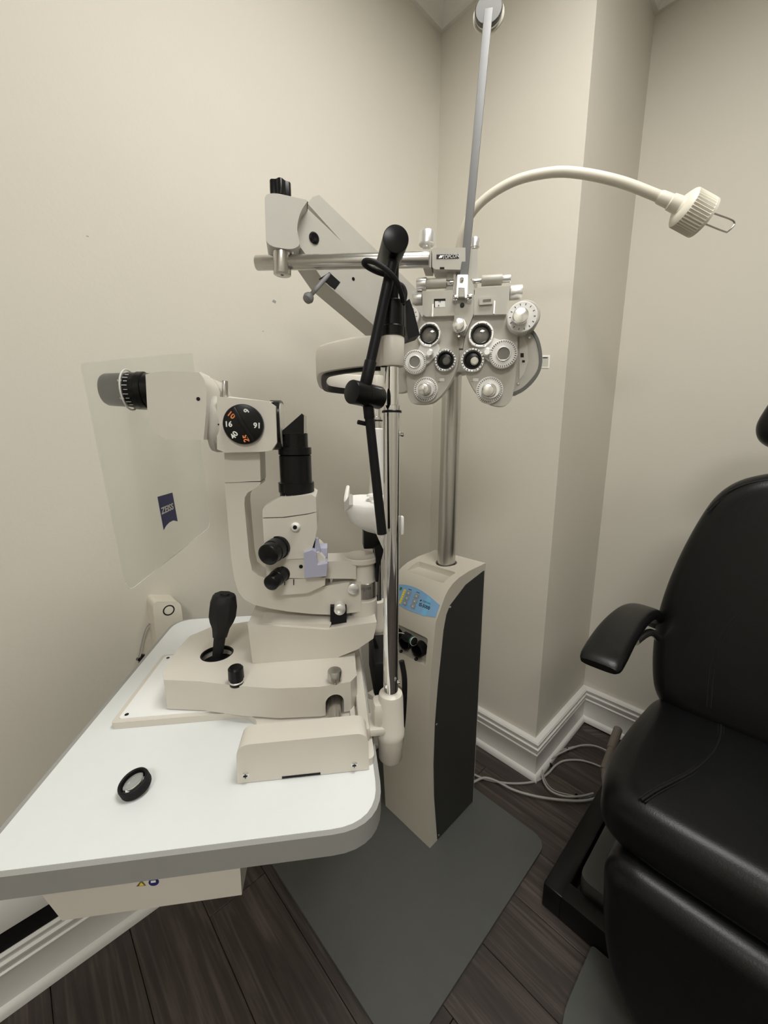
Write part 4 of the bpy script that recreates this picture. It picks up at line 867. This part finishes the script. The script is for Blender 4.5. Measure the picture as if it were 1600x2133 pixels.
# turrets, rings, dials
def lens_ring(zx, zy, rp, inner, gl, parent, f=.014):
    x, y = zpx([(zx, zy)])[0]; c = TW(x, y, f); m = mpx(c)
    o = part('lens_ring', M_ALU, parent, ring(c - N3 * f, N3, rp * m, inner * 1.22 * m, f, 44, .0012), label='silver lens ring')
    part('ring_insert', M_BLACK, o, ring(c - N3 * f, N3, inner * 1.24 * m, inner * m, f - .001, 40, .0006))
    part('lens', gl, o, lathe(c - N3 * (f - .001), N3, [(0, inner * 1.02 * m), (f * .45, inner * 1.02 * m), (f * .6, inner * .6 * m), (f * .62, 0)], 32))
    part('ring_marks', M_PRINTK, o, *radial_marks(x, y, rp * .86, f + .0001, 8, 2.0, 1.4, start=.3))
    return o
def dial(zx, zy, rp, f, parent, face, nm, nmk=24, marks=True, back=0.0, mr=.83):
    x, y = zpx([(zx, zy)])[0]
    o = part(nm, face, parent, tcyl(x, y, rp, f, back, .0012, 48))
    if marks: part('dial_marks', M_PRINTK, o, *radial_marks(x, y, rp * mr, f + .0001, nmk, rp * .13, rp * .045))
    return o
for side, bdy in ((1, rb), (-1, lb2)):
    if side == 1:
        tur = part('cross_cylinder_turret', M_WHITE, ph, tp(zpx([(770, 1150), (920, 1080), (1010, 1110), (1085, 1190), (1050, 1330), (960, 1345), (880, 1300), (800, 1240), (740, 1200)]), .008, 0, .001, 2, .5), label='white lens turret arm')
        lens_ring(810, 1050, 26.2, 17, M_GLASSD, ph)
        lo_ = lens_ring(730, 1288, 24.5, 15.5, M_BLACK, ph, .010)
        part('ring_scale', M_PRINTK, lo_, *radial_marks(*zpx([(730, 1288)])[0], 21.5, .0103, 22, 3.2, 1.3))
        part('prism_glass', M_GLASSP, lo_, tcyl(*zpx([(748, 1297)])[0], 8.2, .0095, .003, .002, 24))
        d1 = dial(1015, 1232, 28.5, .016, ph, M_WHITE, 'cylinder_dial', 36, True, .004, .87)
        lens = zpx([(1018, 1232)])[0]
        part('dial_bezel', M_ALU, d1, ring(TW(*lens, .0158), N3, 14.5 * mpx(TW(*lens)), 12 * mpx(TW(*lens)), .003)); part('dial_lens', M_GLASSD, d1, tcyl(*lens, 12.2, .017, .01, .0006, 28))
        part('turret_knob', M_ALU, ph, tcyl(*zpx([(865, 1212)])[0], 9.2, .020, .006, .003, 24))
        d2 = dial(888, 1568, 27.5, .006, ph, M_WHITE, 'axis_dial', 36, True, 0, .86)
        part('dial_disc', M_ALU, d2, tcyl(*zpx([(900, 1565)])[0], 18.5, .011, .005, .001, 36)); part('dial_knob', M_KNOB, d2, knob_face(*zpx([(872, 1566)])[0], 12.0, .030, .010)); part('dial_collar', M_STEEL, d2, tcyl(*zpx([(888, 1568)])[0], 14.0, .017, .010))
        d3 = dial(1192, 888, 30.5, .022, ph, M_WHITE, 'auxiliary_dial', 14, True, -.018, .80)
        part('dial_body', M_PHORO, d3, tcyl(*zpx([(1212, 880)])[0], 31.5, .017, -.028, .002, 44)); part('dial_knob', M_KNOB, d3, knob_face(*zpx([(1178, 870)])[0], 15.8, .042, .022))
        part('well_window', M_PRINTW, rb, tp(zpx([(735, 1450), (785, 1450), (785, 1485), (735, 1485)]), .0006, -.001, 0, 1)); part('window_frame', M_PHORO, rb, tp(zpx([(722, 1438), (786, 1438), (786, 1450), (735, 1450), (735, 1486), (722, 1486)]), .0022, -.001, .0003, 1))
    else:
        tur = part('cross_cylinder_turret', M_WHITE, ph, tp(zpx([(250, 1140), (400, 1110), (430, 1180), (400, 1240), (330, 1310), (270, 1350), (170, 1330), (150, 1220), (230, 1190)]), .008, 0, .001, 2, .5), label='white lens turret arm')
        lens_ring(328, 1050, 24.2, 16, M_GLASSD, ph)
        lo_ = lens_ring(478, 1290, 22.5, 14.5, M_BLACK, ph, .010)
        part('ring_scale', M_PRINTK, lo_, *radial_marks(*zpx([(478, 1290)])[0], 19.8, .0103, 22, 3.0, 1.3))
        part('prism_glass', M_GLASSD, lo_, tcyl(*zpx([(488, 1296)])[0], 8.0, .0095, .003, .002, 24))
        d1 = dial(195, 1305, 24.0, .016, ph, M_WHITE, 'cylinder_dial', 36, True, .004, .87)
        lens = zpx([(196, 1306)])[0]
        part('dial_bezel', M_ALU, d1, ring(TW(*lens, .0158), N3, 13.0 * mpx(TW(*lens)), 10.6 * mpx(TW(*lens)), .003)); part('dial_lens', M_GLASSD, d1, tcyl(*lens, 10.8, .017, .01, .0006, 28))
        part('turret_knob', M_ALU, ph, tcyl(*zpx([(330, 1222)])[0], 8.6, .020, .006, .003, 24))
        d2 = dial(296, 1560, 25.0, .006, ph, M_WHITE, 'axis_dial', 36, True, 0, .86)
        part('dial_disc', M_ALU, d2, tcyl(*zpx([(302, 1558)])[0], 17, .011, .005, .001, 36)); part('dial_knob', M_KNOB, d2, knob_face(*zpx([(272, 1556)])[0], 11.2, .030, .010)); part('dial_collar', M_STEEL, d2, tcyl(*zpx([(290, 1560)])[0], 13.0, .017, .010))
        d3 = dial(130, 890, 23.0, .020, ph, M_WHITE, 'auxiliary_dial', 14, True, -.018, .80)
        part('dial_body', M_PHORO, d3, tcyl(*zpx([(128, 884)])[0], 25, .015, -.028, .002, 44)); part('dial_knob', M_KNOB, d3, knob_face(*zpx([(110, 880)])[0], 13, .040, .020))
        part('well_window', M_PRINTW, lb2, tp(zpx([(425, 1450), (470, 1450), (470, 1485), (425, 1485)]), .0006, -.001, 0, 1)); part('window_frame', M_PHORO, lb2, tp(zpx([(412, 1438), (471, 1438), (471, 1450), (425, 1450), (425, 1486), (412, 1486)]), .0022, -.001, .0003, 1))

# ------------------------------------------------------------------ examination chair
MCH = fr(Vector((0, 0, 0)), -B3, A3, Z3)
def pillow(M, pts, z0, z1, r0, r1, ns=6, crown=0.0):
    cx = (min(p[0] for p in pts) + max(p[0] for p in pts)) / 2; cy = (min(p[1] for p in pts) + max(p[1] for p in pts)) / 2
    hx = max(p[0] for p in pts) - cx; hy = max(p[1] for p in pts) - cy
    rings = []
    def rg(d, z): return [M @ Vector((cx + (x - cx) * (1 - d / hx), cy + (y - cy) * (1 - d / hy), z)) for x, y in pts]
    for i in range(ns + 1):
        t = PI / 2 * i / ns; rings.append(rg(r0 * (1 - math.sin(t)), z0 + r0 * (1 - math.cos(t))))
    for i in range(ns + 1):
        t = PI / 2 * i / ns; rings.append(rg(r1 * (1 - math.cos(t)), z1 - r1 + r1 * math.sin(t)))
    h = min(hx, hy)
    for k_ in (.25, .5, .75): rings.append(rg(r1 + (h - r1) * k_ * .98, z1 + crown * k_))
    return loft(rings)
CM = 0.06                                              # chair centre line along -B
ch = thing('exam_chair', 'black leather examination chair with armrests and stitched seat', 'chair', AB(1.05, -CM, 0))
def sym(pts): return pts + [(2 * CM - x, y) for x, y in reversed(pts)]
def smooth2(pts, sub=5): return [(p.x, p.y) for p in cmr([Vector((x, y, 0)) for x, y in pts], sub, True)]
seat_o = smooth2(sym([(-.06, 1.235), (-.14, 1.222), (-.186, 1.18), (-.200, 1.08), (-.207, .97), (-.205, .87), (-.190, .795), (-.158, .757), (-.10, .744), (0.0, .742)]))
SZ = 0.535
seat = part('seat', M_LEATHER, ch, pillow(MCH, seat_o, .425, SZ, .025, .050, 7, .006), label='black leather seat cushion')
def on_seat(b, a_, dz=0.0):
    d = a_ - .742; z = SZ - (0.0 if d > .05 else .05 - math.sqrt(max(0, .0025 - (.05 - d) ** 2))); return AB(a_, b, z + dz + .0015)
sm = [(1.205, .066), (1.15, .052), (1.09, .045), (1.03, .046), (.975, .054), (.92, .068), (.865, .088), (.815, .107), (.775, .121)]
for off in (-.005, 0.0, .005):
    for mir in (1, -1):
        part('seam', M_STITCH, seat, tube([on_seat((b + off) if mir == 1 else (-2 * CM - b - off), a_, .001 if off == 0 else .0) for a_, b in sm], .0016 if off else .0026, 6, 4))
part('piping', M_STITCH, seat, tube([MCH @ Vector((CM + (x - CM) * .965, .984 + (y - .984) * .965, SZ - .030 + .002)) for x, y in seat_o[::2]], .0022, 6, 2, closed=True))
part('seat_pan', M_BLACKM, ch, pillow(MCH, [(CM + (x - CM) * .86, .985 + (y - .985) * .86) for x, y in seat_o], .385, .43, .008, .008, 3))
# backrest
bo = AB(1.165, 0, .50); bt = AB(1.275, 0, 1.12); bup = (bt - bo).normalized(); bn = (-B3).cross(bup)
MBK = fr(bo, -B3, bup, bn)
kz_ = lambda z: (z - .50) / bup.z
back_o = smooth2(sym([(-.06, kz_(.498)), (-.14, kz_(.502)), (-.183, kz_(.53)), (-.203, kz_(.60)), (-.211, kz_(.70)), (-.204, kz_(.80)), (-.186, kz_(.90)), (-.160, kz_(.995)), (-.135, kz_(1.055)), (-.10, kz_(1.092)), (-.05, kz_(1.113)), (0.0, kz_(1.121))]))
if bn.dot(A3) > 0: zf, zb = -.05, .05
else: zf, zb = -.05, .05
bk_ = part('backrest', M_LEATHER, ch, pillow(MBK, back_o, -.055, .045, .03, .045, 7, .004), label='black leather backrest')
def on_back(x, z, dz=0.0): return MBK @ Vector((x, kz_(z), .0455 + dz))
for off in (-.004, .004):
    for mir in (1, -1):
        part('seam', M_STITCH, bk_, tube([on_back((x + off) if mir == 1 else 2 * CM - x - off, z + (off if x > -.06 else 0)) for x, z in [(-.075, .56), (-.082, .64), (-.080, .70), (-.066, .76), (-.04, .82), (-.01, .87), (.02, .93), (.0, 1.0), (-.03, 1.06)]], .0016, 6, 4))
        part('seam', M_STITCH, bk_, tube([MBK @ Vector(((x if mir == 1 else 2 * CM - x), kz_(z + off), .035)) for x, z in [(-.145, 1.01), (-.12, 1.05), (-.09, 1.075), (-.06, 1.088), (-.03, 1.096)]], .0014, 6, 4))
hd_o = smooth2(sym([(.01, kz_(1.162)), (-.045, kz_(1.166)), (-.078, kz_(1.185)), (-.088, kz_(1.215)), (-.080, kz_(1.25)), (-.062, kz_(1.29)), (-.03, kz_(1.315)), (0.02, kz_(1.325))]))
part('headrest', M_LEATHER, ch, pillow(MBK, hd_o, -.03, .05, .025, .035, 6, .004), label='black leather headrest')
part('headrest_stem', M_STEEL, ch, cyl(MBK @ Vector((CM, kz_(1.05), -.01)), MBK @ Vector((CM, kz_(1.22), -.01)), .010, n=16))
part('back_shell', M_BLACKM, ch, prism(MBK, [(CM + (x - CM) * .9, kz_(.8) + (y - kz_(.8)) * .93) for x, y in back_o], -.075, -.045, .008, 2, .9))
# armrests
def arm_pad(mir):
    path = [(.822, .231, .738), (.87, .232, .752), (.94, .234, .765), (1.02, .234, .771), (1.09, .231, .768), (1.15, .226, .752), (1.195, .219, .724), (1.215, .214, .700)]
    wd = [.040, .041, .040, .038, .036, .034, .031, .028]
    P = cmr([AB(a_, b if mir == 1 else -2 * CM - b, z) for a_, b, z in path], 5); rings = []
    for i, p in enumerate(P):
        t = (P[min(i + 1, len(P) - 1)] - P[max(i - 1, 0)]).normalized(); sd = t.cross(Z3).normalized(); up = sd.cross(t)
        f = i / (len(P) - 1) * (len(wd) - 1); j = min(int(f), len(wd) - 2); w_ = wd[j] + (wd[j + 1] - wd[j]) * (f - j)
        e = 1.0 if i > 2 else (.86, .95, .99)[i]; hh = .015 * (1.0 if i > 2 else (.55, .8, .95)[i])
        rings.append([p + sd * (w_ * e * math.copysign(abs(math.cos(q_)) ** .6, math.cos(q_))) + up * (hh * math.copysign(abs(math.sin(q_)) ** .7, math.sin(q_))) for q_ in [2 * PI * k_ / 24 for k_ in range(24)]])
    return loft(rings)
for mir in (1, -1):
    part('armrest', M_LEATHER, ch, arm_pad(mir), label='black curved armrest pad')
    s_ = lambda b: b if mir == 1 else -2 * CM - b
    part('armrest_bracket', M_STEEL, ch, tube([AB(.97, s_(.205), .746), AB(1.05, s_(.203), .736), AB(1.11, s_(.200), .718), AB(1.155, s_(.196), .690), AB(1.20, s_(.19), .665)], .0090, 10, 5), label='silver armrest bracket')
# leg rest and footing
leg_o = smooth2(sym([(-.05, .43), (-.125, .426), (-.156, .40), (-.155, .34), (-.148, .27), (-.130, .19), (-.10, .125), (-.055, .085), (0.0, .075)]))
part('leg_rest', M_LEATHER, ch, pillow(MBZ, leg_o, -.80, -.705, .01, .040, 7, .003), label='black leather leg rest')
part('lift_housing', M_BLACKM, ch, box(MCH, -.06, .18, .86, 1.16, .09, .39, .01))
fx0, fx1, fa0, fa1 = -.312, .432, .862, 1.46
bf = part('base_frame', M_BLACK, ch, box(MCH, fx0, fx0 + .05, fa0, fa1, .0008, .072, .004), box(MCH, fx1 - .05, fx1, fa0, fa1, .0008, .072, .004), box(MCH, fx0 + .04, fx1 - .04, fa0, fa0 + .05, .0008, .0718, .004), box(MCH, fx0 + .04, fx1 - .04, fa1 - .05, fa1, .0008, .0718, .004), label='black rectangular base frame')
part('base_cover', M_MAT, ch, prism(MCH, rpoly([(fx0 + .062, fa0 + .062), (fx1 - .062, fa0 + .062), (fx1 - .062, fa1 - .062), (fx0 + .062, fa1 - .062)], .03, 5), .0008, .094, .004, 2, .9), label='grey base cover')
part('foot_plate', M_MAT, ch, prism(MCH, rpoly([(-.188, .60), (.31, .60), (.31, .860), (-.188, .860)], [.16, .16, .01, .01], 10), .0008, .014, .003, 2, .9), label='grey foot plate')
l0 = hit(1262, 1592, B3, .235); l1 = hit(1288, 1518, B3, .245)
part('release_lever', M_BROWNROD, ch, cyl(l0 + (l0 - l1) * .15, l0 + (l1 - l0) * .42, .0085, n=16), cyl(l0 + (l1 - l0) * .40, l1, .0105, n=18, b=.003), tube([l0 + (l0 - l1) * .1, l0 + (l0 - l1) * .5 - B3 * .03, AB(1.10, .14, .36), AB(1.08, .0, .36)], .0075, 8, 5), label='taupe rubber gripped lever')

# ------------------------------------------------------------------ cables on the floor
CZ = .0048
def zc5(pts): return [(940 + x / 3.478, 1380 + y / 3.478) for x, y in pts]
def fpts(pts, z=CZ): return [onz(x, y, z) for x, y in zc5(pts)]
def cable(label, pts, r, tail=None, dz=0.0):
    P = fpts(pts, r + .0008 + dz) + (tail or [])
    return solo('cable', label, 'cable', M_CABLE, (P[0].x, P[0].y, 0), tube(P, r, 10, 6))
c1 = cable('grey cable running in one long shallow sweep from stand to chair', [(120, 893), (160, 868), (240, 835), (330, 860), (450, 922), (600, 966), (750, 991), (900, 1003), (1000, 995), (1095, 965), (1160, 930)], .0040, [AB(1.50, .335, .016)], .010)
c2 = cable('grey cable rising past the white pier corner toward the chair', [(130, 775), (160, 808), (250, 846), (380, 872), (500, 876), (600, 864), (650, 842), (705, 800), (757, 745), (820, 712), (920, 707), (1010, 727), (1095, 760), (1150, 780)], .0036, [AB(1.60, .335, .0046)])
c3 = cable('grey cable coiled in a tied loop on the dark floor', [(1130, 640), (1040, 604), (950, 600), (870, 622), (800, 652), (730, 692), (682, 732), (657, 782), (667, 852), (702, 912), (762, 952), (850, 972), (950, 967), (1030, 947)], .0034, None, .0125)
c4 = cable('thin grey cable beside the tied loop', [(1130, 652), (1050, 614), (955, 606), (875, 612), (790, 640), (722, 682), (690, 722), (668, 782), (680, 850), (716, 905), (772, 938), (850, 957), (950, 978), (1030, 962)], .0020, None, .0075)
for cb, x, y in ((c3, 845, 632), (c2, 722, 742), (c3, 912, 967)):
    p = onz(*zc5([(x, y)])[0], .009)
    part('cable_tie', M_BLACK, cb, lathe(p - Vector((.0015, 0, 0)), Vector((1, .5, 0)), [(0, .0068), (.0032, .0068)], 12))

# ------------------------------------------------------------------ things on and by the left wall
hb0 = AB(.228, .985, .60)
hs = thing('wall_handset', 'narrow cream handset with a round ring button, on the wall behind the table', 'handset', AB(.228, WL, .58))
pts = [(.198, .56), (.260, .56), (.258, .806), (.252, .818), (.206, .832), (.200, .822)]
part('handset_body', M_LAMP, hs, prism(fr(Vector((0, 0, 0)), A3, Z3, -B3), rpoly(pts, .006, 4), -WL, -.962, .006, 3, .6))
part('ring_button', M_BLACK, hs, ring(AB(.231, .9625, .803), -B3, .0125, .0098, .0012, 28, .0003)); part('button_cap', M_LAMP, hs, lathe(AB(.231, .9625, .803), -B3, [(0, .0095), (.0015, .009), (.0018, 0)], 24))
part('battery_door', M_CREAM, hs, prism(fr(Vector((0, 0, 0)), A3, Z3, -B3), rpoly([(.218, .60), (.252, .60), (.250, .712), (.218, .706)], .004, 3), -.9625, -.961, .0004, 1))
part('hook', M_BLACK, hs, cyl(AB(.168, WL, .682), AB(.168, WL - .022, .690), .004, n=12), cyl(AB(.168, WL - .022, .682), AB(.176, WL - .022, .70), .004, n=12))
part('cord', M_CABLE, hs, tube([AB(.168, WL - .012, .69), AB(.180, WL - .01, .73), AB(.19, WL - .01, .755), AB(.198, WL - .012, .765)], .0016, 8, 5))
wb = thing('wall_box', 'low white box with a black strip along its foot, on the wall under the table', 'wall box', AB(-.15, WL, .17))
part('box_shell', M_WHITE, wb, box(MAB, -.42, .10, WL - .030, WL, .2085, .30, .003))
part('box_strip', M_BLACKM, wb, box(MAB, -.42, .10, WL - .018, WL, .1525, .2090, .002), label='black strip')
WLO = bpy.data.objects['wall_left']
for x, y, w_, h_ in [(571, 628, 5, 3.5), (573, 560, 1, 3), (182, 492, 3, 1), (548, 690, 2, 1)]:
    p = hit(x, y, B3, WL); m = mpx(p)
    part('wall_scuff', M_EDGE, WLO, prism(fr(p, A3, Z3, -B3), rpoly([(-w_ * m, -h_ * m * .4), (w_ * m * .6, -h_ * m), (w_ * m, h_ * m * .5), (-w_ * m * .3, h_ * m)], .001, 2), -.0002, .0003))
# ------------------------------------------------------------------ handle parked in the stand wells
hh0 = hit(846, 1326, A3, .742); hh1 = hit(876, 1344, A3, .728)
ht = thing('charging_handle', 'short black instrument handle with a green band parked in the stand wells', 'handle', hh0)
hx_ = (hh1 - hh0).normalized()
part('grip', M_BLACKM, ht, lathe(hh0 - hx_ * .008, hx_, [(0, .008), (.002, .012), (.020, .0125), (.024, .0105), (.040, .0112), (.046, .012), (.0475, .010), (.0478, 0)], 24))
part('green_band', M_GREEN, ht, lathe(hh0 + hx_ * .0305, hx_, [(0, .0112), (.001, .0118), (.004, .0118), (.005, .0112)], 24))
part('handle_ring', M_ALU, ht, ring(hh0 + hx_ * .037, hx_, .0124, .011, .0016, 24, .0002)); part('hook_wire', M_ALU, ht, tube([hit(822, 1322, A3, .735), hit(832, 1318, A3, .733), hit(842, 1320, A3, .733)], .0014, 8, 5))
